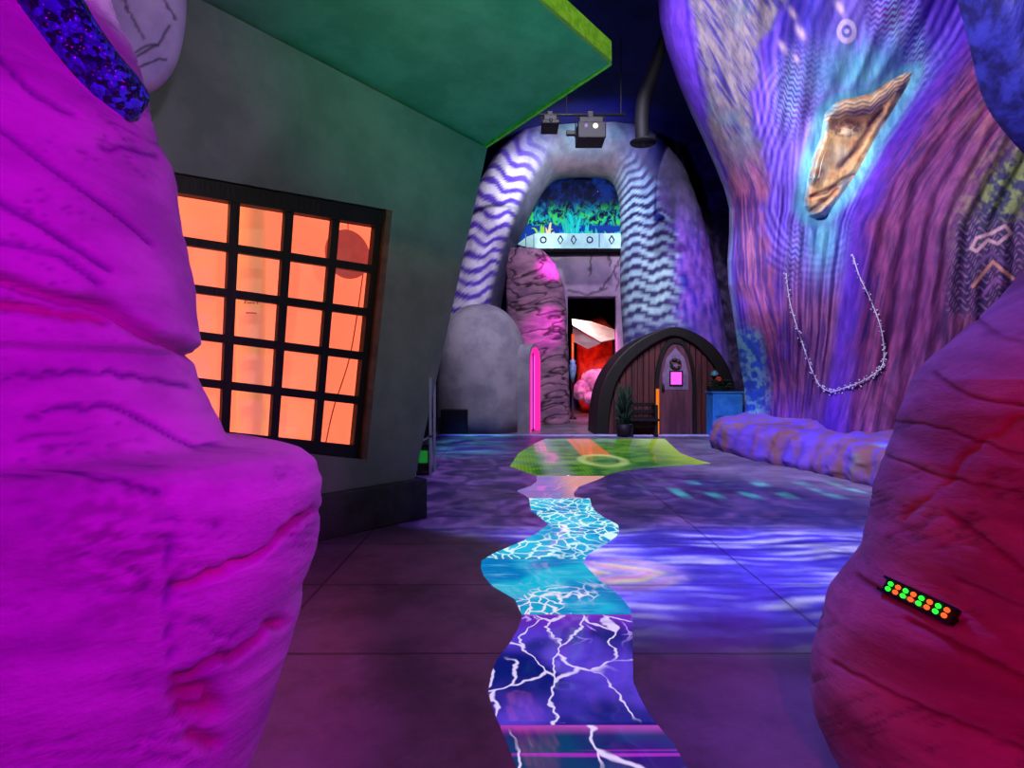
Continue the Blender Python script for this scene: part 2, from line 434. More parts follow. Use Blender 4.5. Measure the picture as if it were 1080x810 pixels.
# ------------------------------------------------------------------ foreground rocks
def rock_radius(sil, cx, cy, b):
    z, a = [], []
    for py, px in sil:
        s = (px - CX) / F
        q = (cx - s * cy) ** 2 - s * s * b * b
        aa = math.sqrt(max(q, .05))
        den = math.sqrt(aa * aa + s * s * b * b)
        yt = cy + abs(s) * b * b / den
        a.append(aa); z.append(H - (py - CY) / F * yt)
    o = np.argsort(z)
    return np.array(z)[o], np.array(a)[o]
def rock(name, sil, cx, cy, b, zt, material, cracks, label, dirtfn=None, seed=0, th=None):
    zz, aa = rock_radius(sil, cx, cy, b)
    nz, nt_ = 460, 420
    cs_ = 1.0 if cx < 0 else .6
    Z = np.linspace(0, zt, nz)
    A = np.interp(Z, zz, aa)
    T = th if th is not None else np.linspace(-math.pi, math.pi, nt_, endpoint=False)
    TT, ZZ = np.meshgrid(T, Z); AA = np.repeat(A[:, None], len(T), 1)
    ct, st = np.cos(TT), np.sin(TT)
    X = cx + AA * ct; Y = cy + b * st
    # carved relief: layered strata, lumps and cut grooves
    lump = fbm(X * 1.7 + seed, Y * 1.7, ZZ * 2.2, 4) - .5
    strat = fbm(X * 1.2 + seed, Y * 1.2, ZZ * 9 + X * 2.4, 3) - .5
    d = .05 * lump + .03 * strat
    PX = CX + F * X / np.maximum(Y, .05); PY = CY - F * (ZZ - H) / np.maximum(Y, .05)
    dirt = np.ones(X.shape + (3,))
    for pts, w, depth, colr in cracks:
        wob = (noise(PX / 13 + seed, PY / 13) - .5) * 7
        dd = pdist(PX + wob, PY + wob, spline(pts, 14))
        g = np.exp(-(dd / (w * (.7 + .6 * noise(PX / 40, PY / 40, 3)) * (1 if cx < 0 else .8))) ** 2) * (1 if cx < 0 else sm(.2, .6, noise(PX / 30, PY / 30, 9) + .25))
        d = d - depth * cs_ * g
        dirt = dirt * (1 - g[..., None] * (1 - np.array(colr)))  # groove shade put into the colour, since frontal light leaves it faint
    if dirtfn is not None: dirt = dirt * dirtfn(PX, PY)[..., None]
    sv = PY - (.62 if cx < 0 else -.38) * PX * (sm(460, 180, PY) if cx < 0 else 1.0)
    fine = np.clip(1 - np.abs(fbm(PX / 95 + seed, sv / 11, seed, 4) - .5) * 22, 0, 1) * sm(.45, .62, fbm(PX / 60, PY / 40, seed + 4, 3))
    fine = np.where(Y < cy + .6, fine, 0)
    d = d - (.009 if cx < 0 else .004) * fine
    dirt = dirt * (1 - .5 * fine[..., None] * np.array([1, .6, .8]))
    n = np.stack([ct / np.maximum(AA, .1), st / b, 0 * ct], -1); n /= np.linalg.norm(n, axis=-1, keepdims=True)
    V = np.stack([X, Y, ZZ], -1) + n * d[..., None]
    V = V.reshape(-1, 3)
    Fc = gridf(nz, len(T), True)
    V = np.vstack([V, [[cx, cy, 0], [cx, cy, zt + .1]]])
    c = np.vstack([dirt.reshape(-1, 3), np.ones((2, 3))])
    k = len(T); e = np.arange(k); last = (nz - 1) * k
    cap = np.vstack([np.stack([np.full(k, len(V) - 2), (e + 1) % k, e, e], -1)[:, [0, 1, 2]], np.stack([np.full(k, len(V) - 1), last + e, last + (e + 1) % k], -1)])
    faces = [tuple(f) for f in Fc] + [tuple(f) for f in cap]
    o = mesh(name, V, faces, material, None, True, c)
    tag(o, label, 'rock')
    def depth(px, py):
        for Yq in np.arange(.55, 4, .004):
            p = at(px, py, Yq)
            if ((p[0] - cx) / np.interp(p[2], zz, aa)) ** 2 + ((Yq - cy) / b) ** 2 < 1: return Yq
        return cy
    return o, depth
SILL = [(-300, 40), (-120, 80), (-40, 99), (0, 115), (40, 130), (80, 148), (120, 157), (160, 171), (185, 183), (210, 188), (250, 195), (300, 207), (340, 216), (364, 222), (372, 221), (379, 209), (400, 215), (430, 226), (455, 238), (463, 246), (467, 290), (473, 318), (485, 335), (505, 342), (530, 339), (560, 333), (600, 324), (650, 312), (700, 298), (750, 282), (790, 268), (810, 258), (900, 230)]
dk = (.32, .2, .5); rd = (.75, .25, .35)
CL = [([(0, 132), (60, 178), (120, 222), (165, 258)], 2.2, .018, dk), ([(-10, 205), (50, 240), (120, 285)], 3, .02, dk),
      ([(-10, 290), (60, 312), (115, 322), (150, 345), (215, 372)], 6, .05, (.7, .35, .5)), ([(-20, 318), (50, 328), (110, 336)], 5, .04, rd),
      ([(0, 255), (60, 268), (110, 300)], 3, .015, dk), ([(110, 155), (140, 158), (165, 163)], 2.5, .01, dk),
      ([(180, 540), (180, 700)], 3, .02, dk), ([(188, 618), (230, 605), (290, 575), (335, 540)], 4, .03, rd), ([(30, 440), (120, 430), (200, 470), (235, 470)], 3, .012, dk),
      ([(190, 720), (240, 695), (300, 655)], 5, .03, rd), ([(190, 735), (222, 730), (222, 748), (195, 748)], 9, .03, rd), ([(205, 778), (230, 785)], 8, .025, rd),
      ([(0, 505), (70, 500), (170, 520)], 3, .01, dk), ([(0, 400), (90, 392), (200, 405)], 3, .012, dk), ([(0, 60), (40, 98), (80, 120)], 3, .015, dk)]
def dirtl(PX, PY):
    m = np.exp(-(((PX - 120) / 75) ** 2 + ((PY - 580) / 80) ** 2)) * sm(.45, .62, fbm(PX / 14, PY / 9, 0, 4))
    return 1 - .45 * m
left_rock, left_depth = rock('rock_formation', SILL, -2.2, 1.5, .75, 3.6, M['rock'], CL, 'big magenta lit carved rock on the left foreground beside the barred window', dirtl, 3)
SILR = [(-200, 1260), (100, 1180), (200, 1120), (285, 1082), (310, 1060), (335, 1031), (355, 1008), (375, 986), (400, 961), (430, 950), (460, 940), (490, 930), (520, 921), (550, 913), (580, 905), (600, 889), (630, 871), (660, 863), (690, 858), (720, 855), (745, 860), (765, 871), (785, 886), (810, 904), (850, 925)]
kr = (.5, .3, .35)
CR = [([(1080, 440), (1040, 460), (1020, 478), (985, 520), (950, 545)], 4, .012, (1.0, .5, .3)), ([(985, 395), (1030, 420), (1085, 430)], 2.5, .015, kr), ([(935, 480), (990, 500), (1080, 520)], 2.5, .012, kr),
      ([(1000, 540), (1080, 600)], 3, .015, kr), ([(1010, 610), (1080, 640)], 3, .015, kr), ([(960, 655), (1030, 690), (1090, 720)], 3, .02, kr), ([(905, 606), (930, 624), (990, 655), (1015, 655)], 5, .02, kr),
      ([(930, 440), (1000, 455), (1080, 480)], 2, .01, kr), ([(880, 700), (960, 740), (1080, 790)], 3, .012, kr), ([(1020, 330), (1050, 350), (1085, 362)], 2.5, .012, kr)]
right_rock, right_depth = rock('rock_formation', SILR, 2.3, 1.7, .75, 2.2, M['redrock'], CR, 'dark red lit carved rock in the right foreground holding a strip of coloured lights', None, 11)

# mosaic band lying over the left rock
pts = spline([at(px, py, left_depth(px, py) - .012) for px, py in ((30, -45), (50, 0), (72, 36), (98, 70), (122, 95), (139, 112))], 40)
rad = np.interp(np.linspace(0, 1, 40), [0, .8, .95, 1], [.075, .066, .06, .03])
tag(MB().tube(pts, list(rad), 20).build('mosaic_vine', M['mosaic'], None, True), 'thick dark blue mosaic band draped over the top of the magenta rock', 'vine')

# strip of lights in the right rock
p0 = at(936, 618, right_depth(936, 618) - .012); p1 = at(1004, 650, right_depth(1004, 650) - .012)
ax = (p1 - p0); ln = np.linalg.norm(ax); ax /= ln
c0 = (p0 + p1) / 2
e1 = at(965, 655, right_depth(965, 655)) - at(970, 615, right_depth(970, 615))
up = -e1 / np.linalg.norm(e1); up -= ax * up.dot(ax); up /= np.linalg.norm(up)
nn = np.cross(ax, up); nn *= -1 if nn.dot(c0) > 0 else 1
wash = empty('wash_light', c0, 'slanted black strip light with green and orange lamps in the red rock', 'light')
def obx(c, hx, hy, hz):
    return [c + a * hx * ax + b_ * hy * up + d_ * hz * nn for d_ in (-1, 1) for a, b_ in ((-1, -1), (1, -1), (1, 1), (-1, 1))]
mb = MB().hexa(obx(c0 - nn * .03, ln / 2 + .010, .019, .034))
mb.build('housing', M['black'], wash, bevel=.004)
mb = MB()
for sgn in (-1, 1): mb.hexa(obx(c0 + up * sgn * .020 + nn * .006, ln / 2 + .014, .003, .008))
mb.build('rim', M['steel'], wash)
for r in (-1, 1):
    for k in range(8):
        c = c0 + ax * ln * ((k + .5) / 8 - .5) + up * .0082 * r + nn * .008
        o = MB().ball(c, (.0072, .0072, .007), 10, 6).build('lamp_lens', M['ledg' if k % 2 == 0 else 'ledr'], wash, True)
        o['label'] = 'green lamp' if k % 2 == 0 else 'orange red lamp'

# ------------------------------------------------------------------ leaning green house
D2 = np.array([.6887, .7250]); NB = np.array([-.7250, .6887])      # along the wall (right), into the house
BR0 = np.array([-.81, 5.40])
def onwall(px, py, back=0.0):
    s = (px - CX) / F
    o = BR0 + NB * back
    t = (o[0] - s * o[1]) / (s * D2[1] - D2[0])
    x, y = o + t * D2
    return np.array([x, y, H - (py - CY) / F * y])
W_BR, W_TR = onwall(437, 506), onwall(514, 156)
P1 = W_TR; P2 = at(645, 69, 4.70)
farl = BR0 - 4.2 * D2
W_TL = np.array([farl[0], farl[1], 4.12]); W_BL = np.array([farl[0], farl[1], .36])
house = empty('leaning_house', (BR0[0] - 2.5, BR0[1] - .9, 0), 'leaning grey green stucco house with overhanging roof and orange lit window', 'house')
HQ = [onwall(168, 462), onwall(387, 485), onwall(414, 222), onwall(170, 179)]      # window opening BL BR TR TL
nb3 = np.array([NB[0], NB[1], 0]); d3 = np.array([D2[0], D2[1], 0])
OQ = [W_BL, W_BR, W_TR, W_TL]
TH = .14
V = OQ + HQ + [p + nb3 * TH for p in OQ] + [p + nb3 * TH for p in HQ]
Fc = []
for i in range(4):
    j = (i + 1) % 4
    Fc += [(i, j, j + 4, i + 4), (i + 8, i + 12, j + 12, j + 8), (i, i + 8, j + 8, j)]
mesh('front_wall', V, Fc, M['house'], house, False)
side = MB()
bk = 2.6
for a, b_ in ((W_BR, W_TR), (W_BL, W_TL)):
    a, b_ = a + nb3 * TH, b_ + nb3 * TH
    o = d3 * (-.12 if a is not None and np.allclose(a, W_BR + nb3 * TH) else .12)
    side.hexa([a, a + o, a + o + nb3 * bk, a + nb3 * bk, b_, b_ + o, b_ + o + nb3 * bk, b_ + nb3 * bk])
side.build('side_wall', M['house'], house)
MB().hexa([W_BL + nb3 * (bk + .14), W_BR + nb3 * (bk + .14), W_BR + nb3 * (bk + .26), W_BL + nb3 * (bk + .26), W_TL + nb3 * (bk + .14), W_TR + nb3 * (bk + .14), W_TR + nb3 * (bk + .26), W_TL + nb3 * (bk + .26)]).build('rear_wall', M['house'], house)
# roof: soffit slab, fascia, hipped top
P4 = W_TL.copy()
P3 = P2 - 4.3 * d3; P3[2] = P2[2] + P4[2] - P1[2]
slab = [P4, P1, P2, P3]
B1, B4 = P1 + nb3 * 3.1, P4 + nb3 * 3.1
low = [B4, B1, P1, P2, P3, P4]
q8 = [P3, P2, B1 + 0 * d3, B4]
upz = np.array([0, 0, .04])
MB().prism([P3, P2, P1, B1, B4, P4], upz).build('soffit', M['soffit'], house)
fz = np.array([0, 0, .20])
fas = MB()
for a, b_ in ((P3, P2), (P2, P1), (P1, B1), (B1, B4), (B4, P3)):
    w = np.cross(b_ - a, (0, 0, 1)); w /= np.linalg.norm(w); w *= .03
    fas.hexa([a, b_, b_ - w, a - w, a + fz, b_ + fz, b_ - w + fz, a - w + fz])
fas.build('fascia', M['fascia'], house)
cen = (P1 + P4 + B1 + B4) / 4; rz = np.array([0, 0, 1.1])
r0, r1 = cen - d3 * 1.2 + rz, cen + d3 * 1.0 + rz
base = [p + fz for p in (P3, P2, P1, B1, B4, P4)]
V = base + [r0, r1]
mesh('roof_top', V, [(0, 1, 7, 6), (1, 2, 7), (2, 3, 7), (3, 4, 6, 7), (4, 5, 6), (5, 0, 6), (5, 4, 3, 2, 1, 0)], M['soffit'], house, False)
# plinth
a0, a1 = np.array([*fl(335, 572), 0]), np.array([*fl(451, 546), 0])
dd = (a1 - a0) / np.linalg.norm(a1 - a0); a00 = a0 - dd * 2.4
ph = np.array([0, 0, .37]); pb = np.array([-dd[1], dd[0], 0]) * .9
MB().hexa([a00, a1, a1 + pb, a00 + pb, a00 + ph, a1 + ph, a1 + pb + ph, a00 + pb + ph]).build('plinth', M['plinth'], house, bevel=.015)
# window
def wq(u, v, back):
    p = (HQ[0] * (1 - u) + HQ[1] * u) * (1 - v) + (HQ[3] * (1 - u) + HQ[2] * u) * v
    return p + nb3 * back
def bar(mb, u0, u1, v0, v1, f, b_):
    return mb.hexa([wq(u0, v0, f), wq(u1, v0, f), wq(u1, v0, b_), wq(u0, v0, b_), wq(u0, v1, f), wq(u1, v1, f), wq(u1, v1, b_), wq(u0, v1, b_)])
fr = MB()
fu0, fu1, fv0, fv1 = .045, .93, .05, .93
bar(fr, 0, fu0, 0, 1, .03, .12); bar(fr, fu1, 1.0, 0, 1, .05, .12); bar(fr, fu0, fu1, 0, fv0, .03, .12); bar(fr, fu0, fu1, fv1, 1, .03, .12)
wf = fr.build('window_frame', M['black_wood'], house)
rv = MB(); bar(rv, .965, 1.0, 0.0, 1, .0, .045)
rv.build('reveal', M['brown'], house)['label'] = 'brown wooden reveal'
mu = MB()
us = np.linspace(fu0, fu1, 5)
us = fu0 + (fu1 - fu0) * np.array([0, .255, .51, .76, 1.0]); vs = np.linspace(fv0, fv1, 6)
for u in us[1:-1]: bar(mu, u - .019, u + .019, fv0, fv1, .04, .09)
for v in vs[1:-1]: bar(mu, fu0, fu1, v - .016, v + .016, .042, .088)
mu.sub('muntin_grid', M['black_wood'], wf)
pn = MB(); bar(pn, fu0, fu1, fv0, fv1, .093, .098)
pn.sub('glass_pane', M['glass'], wf)
# shallow lit room behind the window
def wp(u, v, back): return wq(u, v, back)
inn = MB()
u0, u1, v0, v1, f0, f1 = -.12, 1.24, -.10, 1.10, .145, 1.0
def pan(a, b_, c, d, off): inn.prism([a, b_, c, d], off)
pan(wq(u0, v0, f1), wq(u1, v0, f1), wq(u1, v1, f1), wq(u0, v1, f1), nb3 * .03)
pan(wq(u0, v0, f0), wq(u1, v0, f0), wq(u1, v0, f1), wq(u0, v0, f1), (0, 0, -.03))
pan(wq(u0, v1, f0), wq(u1, v1, f0), wq(u1, v1, f1), wq(u0, v1, f1), (0, 0, .03))
pan(wq(u0, v0, f0), wq(u0, v1, f0), wq(u0, v1, f1), wq(u0, v0, f1), -d3 * .03)
pan(wq(u1, v0, f0), wq(u1, v1, f0), wq(u1, v1, f1), wq(u1, v0, f1), d3 * .03)
inn.build('lit_room', M['roomwarm'], house)['label'] = 'orange lit room behind the bars'
# column, disc and cord seen through the panes
cb, ctp = onwall(258, 470, .55), onwall(272, 205, .55)
zb, ztp = min(wq(0, v0, 0)[2], wq(1, v0, 0)[2]) + .0, max(wq(0, v1, 0)[2], wq(1, v1, 0)[2])
cxy = (cb + ctp) / 2
zb = wq(.33, v0, .5)[2]; ztp = wq(.33, v1, .5)[2]
tag(MB().lathe((cxy[0], cxy[1], zb + .005), [(.135, 0), (.135, .06), (.115, .09), (.115, ztp - zb - .12), (.135, ztp - zb - .09), (.135, ztp - zb - .01)], 32).build('round_column', M['column'], None, True), 'cream round column with added glow behind the left bars of the orange window', 'column')
cmk = MB()
for v_, w_ in ((.60, .05), (.565, .03), (.53, .04)):
    zc3 = ztp * v_ + zb * (1 - v_)
    fd = -np.array([cxy[0], cxy[1]]) / np.hypot(cxy[0], cxy[1]); td = np.array([-fd[1], fd[0]]) * -1
    cmk.tube([(cxy[0] + fd[0] * .122 * math.cos(a) + td[0] * .122 * math.sin(a), cxy[1] + fd[1] * .122 * math.cos(a) + td[1] * .122 * math.sin(a), zc3 - .5 * a * a * (1 if v_ > .59 else 0)) for a in np.linspace(-w_ / .12, w_ / .12, 9)], .006, 6)
col_o = bpy.data.objects['round_column']
mk_o = cmk.build('painted_mark', M['mauve'], None, True); mk_o.parent = col_o; mk_o['label'] = 'small mauve marks'
dc = onwall(368, 268, .62)
ring = [dc + (d3 * math.cos(t) * .235 + np.array([0, 0, 1]) * math.sin(t) * .235) for t in np.linspace(0, 2 * math.pi, 40, endpoint=False)]
zt5 = wq(.85, v1, .62)[2] - .002
tag(MB().prism(ring, nb3 * .035).tube([dc + np.array([0, 0, .23]) + nb3 * .017, np.array([dc[0], dc[1], zt5]) + nb3 * .017], .006, 6).build('hanging_disc', M['mauve']), 'dusky round disc hanging inside the orange window, upper right', 'disc')
c_ = [onwall(383, 288, .9), onwall(377, 330, .88), onwall(368, 380, .86), onwall(352, 430, .86), onwall(343, 470, .86)]
tag(MB().tube(spline(c_, 20), .006, 6).build('cord', M['brown'], None, True), 'thin dark cord slanting down inside the orange window, lower right', 'cord')

# small lit case at the house corner, standing on the plinth
case = empty('display_case', (-.90, 5.52, .37), 'narrow pale framed glass case with a green glow at the house corner', 'case')
cA, cB = at(437, 470, 5.42), at(455, 470, 5.42)
x0, x1, y0, y1 = cA[0], cB[0], 5.42, 5.72
zb = .372; zm = at(450, 461, 5.42)[2]; zt_ = at(450, 398, 5.42)[2]
cf = MB()
cf.box(x1 - .022, x1, y0, y0 + .025, zb, zt_); cf.box(x0, x0 + .014, y0, y0 + .02, zb, zm - .06)
cf.hexa([(x0, y0, zm - .08), (x1, y0, zm), (x1, y0 + .02, zm), (x0, y0 + .02, zm - .08), (x0, y0, zm - .062), (x1, y0, zm + .018), (x1, y0 + .02, zm + .018), (x0, y0 + .02, zm - .062)])
cf.box(x1 - .022, x1, y1 - .025, y1, zb, zt_)
cf.build('frame', M['whiteframe'], case)
MB().box(x0, x1 - .022, y0 + .06, y1, zb, zb + .03).build('base', M['black'], case)
MB().prism([(x0 - .0, y0 + .012, zm - .05), (x1 - .024, y0 + .012, zm + .02), (x1 - .024, y0 + .012, zt_ - .02), (x0 + .10, y0 + .012, zt_ - .1)], (0, .2, 0)).build('hood', M['black'], case)['label'] = 'black slanted hood'
MB().box(x0 + .014, x1 - .022, y0 + .10, y0 + .12, zb + .03, zm - .09).build('back_panel', M['leafdark'], case)
MB().box(x0 + .03, x1 - .05, y0 + .07, y0 + .095, zb + .12, zm - .14).build('lamp', M['greenglow'], case)['label'] = 'green glowing lamp'
MB().box(x0 + .012, x1 - .02, y0 + .004, y0 + .009, zb, zm - .09).build('glass_pane', M['glass'], case)

# lavender shell hanging from the soffit
cx_, cy_ = at(128, 0, 2.8)[:2]
zb_ = 2.71; zt_ = float(P1[2] + np.dot(np.array([cx_, cy_]) - P1[:2], D2) / np.dot(P4[:2] - P1[:2], D2) * (P4[2] - P1[2])) + (.0) - .004
prof = [(.0, 2.71), (.08, 2.72), (.15, 2.76), (.21, 2.83), (.255, 2.93), (.28, 3.05), (.292, 3.18), (.285, 3.4), (.25, 3.65), (.2, 3.85), (.17, zt_)]
pz = spline([(r, z) for r, z in prof], 160)
na = 200
A = np.linspace(0, 2 * math.pi, na, endpoint=False)
R = pz[:, :1]; Zg = np.repeat(pz[:, 1:], na, 1)
X = cx_ + R * np.cos(A); Y = cy_ + R * np.sin(A) * .8
PX = CX + F * X / Y; PY = CY - F * (Zg - H) / Y
dirt = np.ones(X.shape)
for pl in ([(126, -10), (136, 12), (143, 25), (151, 41)], [(172, -5), (178, 10), (185, 20)], [(140, 62), (152, 55), (160, 50), (168, 47), (172, 38), (178, 28)], [(146, 71), (158, 66), (168, 62), (175, 63)], [(142, 56), (155, 48), (166, 47)]):
    w = (noise(PX / 4, PY / 4) - .5) * 2.5
    dirt *= 1 - .8 * np.exp(-(pdist(PX + w, PY - w, pl) / 1.5) ** 2)
tag(mesh('shell_pendant', np.stack([X, Y, Zg], -1).reshape(-1, 3), gridf(160, na, True), M['petal'], None, True, np.repeat(dirt.reshape(-1, 1), 3, 1)), 'lavender cracked shell shape hanging above the magenta rock, top left', 'pendant')

# blue bark strip, top right
outl = spline([at(1010, -470, 5), at(1042, -120, 5), at(1062, 0, 5), at(1078, 45, 5), at(1098, 100, 5), at(1126, 140, 5), at(1160, 150, 5), at(1220, 60, 5), at(1250, -200, 5), at(1250, -470, 5)], 60)
outl[:, 2] = np.minimum(outl[:, 2], CEIL - .01)
cenp = outl.mean(0)
rings = []
for dy, sc in ((0.55, .9), (.5, .97), (.38, 1.0), (.2, 1.0), (.08, 1.0), (0, .96), (-.05, .8), (-.08, .4)):
    r = cenp + (outl - cenp) * np.array([sc, 1, 1 if False else sc]); r[:, 2] = np.where(outl[:, 2] > CEIL - .1, CEIL - .01, r[:, 2]); r[:, 1] = 5 + dy + .03 * np.sin(np.arange(60) * .35)
    rings.append(r)
V = np.vstack(rings)
tag(mesh('hanging_bark', V, [tuple(f) for f in gridf(8, 60, True)] + [tuple(range(60)), tuple(reversed(range(420, 480)))], M['bluepetal'], None, True), 'blue violet bark slab hanging at the top right corner', 'bark')

# ------------------------------------------------------------------ the great tree
XL = [(-420, 690), (-120, 690), (-40, 693), (0, 694), (25, 696), (50, 702), (90, 716), (120, 729), (150, 743), (175, 754), (200, 764), (220, 769), (245, 769), (275, 767), (300, 768), (325, 772), (345, 775), (380, 780), (410, 785), (440, 786), (480, 784)]
RDG = [(-420, 1075), (-60, 1062), (0, 1034), (50, 1002), (110, 962), (150, 934), (190, 911), (235, 893), (290, 886), (350, 880), (480, 860)]
FACE = [(868, 118), (878, 108), (888, 103), (919, 96), (938, 83), (953, 75), (966, 72), (961, 88), (946, 114), (924, 149), (907, 181), (888, 210), (871, 231), (860, 234), (851, 230), (845, 218), (848, 198), (854, 168), (863, 145)]
def xl(y): return np.interp(y, *np.array(XL).T)
def rdg(y): return np.interp(y, *np.array(RDG).T)
def tree_flow(X, Y):
    l, r = xl(Y), rdg(Y)
    return (X - l) / (r - l) * 190.0
def tree_depth(X, Y):
    l, r = xl(Y), rdg(Y); e = X - l; q = X - r
    D = 9.0 + 0 * X
    D = D + 1.7 * (1 - np.sqrt(np.clip(1 - (1 - np.clip(e / 75, 0, 1)) ** 2, 0, 1)))
    D = D + .28 * np.exp(-((q + 25) / 30) ** 2) * sm(330, 200, Y)
    D = D - .35 * sm(-6, 34, q) * sm(420, 250, Y) - 1.9 * np.clip(q / 330, 0, 1.2)
    D = D - .22 * np.exp(-((X - (l + 110)) / 34) ** 2)
    c = np.where(q < 0, tree_flow(X, Y), 190 + q * .8)
    D = D - (.03 * np.sin(c * .33 + 2.2 * noise(X / 60, Y / 60)) + .12 * (fbm(c / 16, Y / 90, 0, 3) - .5)) * sm(20, 60, e) * np.where(inside(X, Y, FACE), 0, sm(0, 22, pdist(X, Y, FACE + [FACE[0]])))
    D = D - .45 * sm(370, 475, Y) * sm(840, 900, X) + 1.1 * sm(905, 790, X) * sm(320, 440, Y) + .10 * np.sin(X * .12) * sm(380, 470, Y)
    return D
def face_relief(X, Y):
    g = lambda x, y, a, b_: np.exp(-(((X - x) / a) ** 2 + ((Y - y) / b_) ** 2))
    ln = lambda pts, w: np.exp(-(pdist(X, Y, pts) / w) ** 2)
    h = 0 * X + .05
    h = h + .22 * ln([(872, 119), (890, 115), (919, 112), (944, 92)], 6) - .30 * g(889, 134, 20, 9) + .24 * g(894, 139, 8, 5)
    h = h + .26 * ln([(872, 145), (864, 166), (858, 186)], 7) + .14 * g(857, 189, 6, 6)
    h = h - .20 * ln([(931, 117), (919, 131), (906, 156), (886, 176)], 3.5) - .16 * ln([(948, 107), (926, 149), (914, 161)], 3)
    h = h - .20 * ln([(906, 182), (889, 190), (874, 201), (856, 208)], 2.8) - .16 * ln([(884, 199), (872, 211), (852, 226)], 2.8)
    h = h + .18 * g(866, 207, 9, 4) + .22 * g(869, 221, 9, 7) + .16 * g(890, 162, 12, 11)
    return h
def lerp(a, b_, t): return a * (1 - t[..., None]) + b_ * t[..., None]
def rid(c, l, k=1.0, z=0.0):      # streaky grain running along l
    n = fbm(c, l, z, 4); return np.clip(1 - np.abs(n - .5) * 7 * k, 0, 1)
def bark_projection_colour(X, Y):  # bark grain plus the projected light art, put into vertex colour
    l, r = xl(Y), rdg(Y); q = X - r; c = tree_flow(X, Y); e = X - l
    wz = fbm(X / 40, Y / 40, 3, 3)
    din = np.where(inside(X, Y, FACE), -1, 1) * pdist(X, Y, FACE + [FACE[0]])
    # violet ground with flowing stripes
    st = .5 + .5 * np.sin(c * .95 + 5 * (wz - .5) + Y * .012)
    st = st * (.55 + .45 * fbm(c / 20, Y / 60, 1))
    col = lerp(L(64, 26, 180) + 0 * X[..., None], L(150, 98, 255), st)
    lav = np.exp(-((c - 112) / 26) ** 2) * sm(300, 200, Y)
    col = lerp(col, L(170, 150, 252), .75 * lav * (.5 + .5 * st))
    pk = np.exp(-((X - 800 - .22 * (Y - 100)) / 15) ** 4 - ((Y - 105) / 62) ** 4)
    ps = .5 + .5 * np.sin((X - .0011 * (Y - 150) ** 2 * np.sign(150 - Y) - .30 * Y + 4 * wz) * .85)
    col = lerp(col, lerp(L(66, 40, 190) + 0 * X[..., None], L(172, 112, 250), sm(.3, .8, ps)), .9 * pk)
    # upper band between lobes: deep blue with specks
    deep = np.exp(-((X - 850) / 40) ** 2) * sm(95, 20, Y)
    col = lerp(col, L(50, 50, 190), .7 * deep)
    # contour lines round the face
    ct = .5 + .5 * np.sin(din * .85 + 4 * wz)
    cm = sm(18, 30, din) * sm(85, 55, din) * sm(40, 90, Y) * sm(330, 270, Y) * sm(6, -6, q) * .55
    col = lerp(col, lerp(L(92, 52, 205) + 0 * X[..., None], L(176, 150, 255), ct), cm)
    # rows of little waves beside the face
    for (x0, y0, sx, sy, ang) in ((846, 92, 22, 40, .5), (958, 40, 16, 44, -.6), (932, 16, 18, 30, -.4), (839, 272, 8, 34, .3), (906, 272, 9, 36, -.4)):
        mk = np.exp(-np.abs((X - x0 - (Y - y0) * (-ang) * .3) / sx) ** 3 - np.abs((Y - y0) / sy) ** 3)
        w = .5 + .5 * np.sin((Y + 1.6 * np.sin((X - x0) * .75 + Y * .1) - ang * (X - x0) * 1.1 + .018 * (X - x0) ** 2) * 1.0)
        col = lerp(col, lerp(lerp(L(70, 40, 190) + 0 * X[..., None], L(140, 50, 150), noise(X / 14, Y / 14, 2)), lerp(L(150, 150, 255) + 0 * X[..., None], L(170, 230, 250), sm(x0, x0 - 14 * np.sign(ang), X)), sm(.35, .65, w)), .85 * mk)
    # left wood band
    bl = np.interp(Y, [-60, 0, 50, 100, 150, 200, 250, 300, 350, 400, 470], [716, 726, 735, 742, 752, 772, 774, 776, 790, 800, 800])
    br = np.interp(Y, [-60, 0, 50, 100, 150, 200, 250, 300, 350, 400, 470], [860, 832, 795, 790, 800, 806, 806, 812, 822, 840, 850])
    wob = (fbm(X / 18, Y / 22, 5, 3) - .5) * 26
    mb_ = sm(-5, 7, X - bl + wob * .5) * sm(7, -7, X - br + wob)
    g = rid((X - bl - .35 * Y) / 9, (Y) / 46, 1.0)
    g = np.maximum(g, .8 * rid((X - bl - .5 * Y) / 4.2, Y / 30, .9, 21))
    up = lerp(L(74, 66, 140) + 0 * X[..., None], L(160, 150, 138), g)
    up = lerp(up, L(105, 140, 150), .5 * sm(.5, .7, fbm(X / 25, Y / 25, 8)))
    gl = rid((X - bl) / 6, Y / 55, .9)
    lo = lerp(L(105, 58, 140) + 0 * X[..., None], L(205, 112, 150), gl)
    wood = lerp(up, lo, sm(130, 215, Y))
    col = lerp(col, wood, mb_ * .92)
    # smooth violet outer rim
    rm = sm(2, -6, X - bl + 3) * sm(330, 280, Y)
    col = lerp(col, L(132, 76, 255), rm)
    col = lerp(col, L(190, 200, 255), .8 * sm(7, 1, e) * sm(80, 140, Y) * sm(440, 330, Y))  # bright edge light put into the colour
    # lower trunk: red-brown streaks
    lw = sm(255, 330, Y + 26 * (wz - .5)) * sm(0, 22, X - 806 - .16 * (Y - 300)) * sm(30, 0, q)
    g = rid(c / 7, Y / 60, .9, 2)
    g = np.maximum(g, .7 * rid(c / 3.2, Y / 50, .9, 12))
    low = lerp(L(88, 56, 128) + 0 * X[..., None], L(172, 104, 140), g)
    col = lerp(col, low, lw * .85)
    col = lerp(col, L(96, 50, 190), .6 * sm(395, 440, Y) * (.5 + .5 * fbm(c / 9, Y / 40, 4)))
    # right wood: maroon and plum grain sweeping down from the upper right
    g1 = rid(q / 8 + Y / 60, Y / 70 + q / 200, .9, 6)
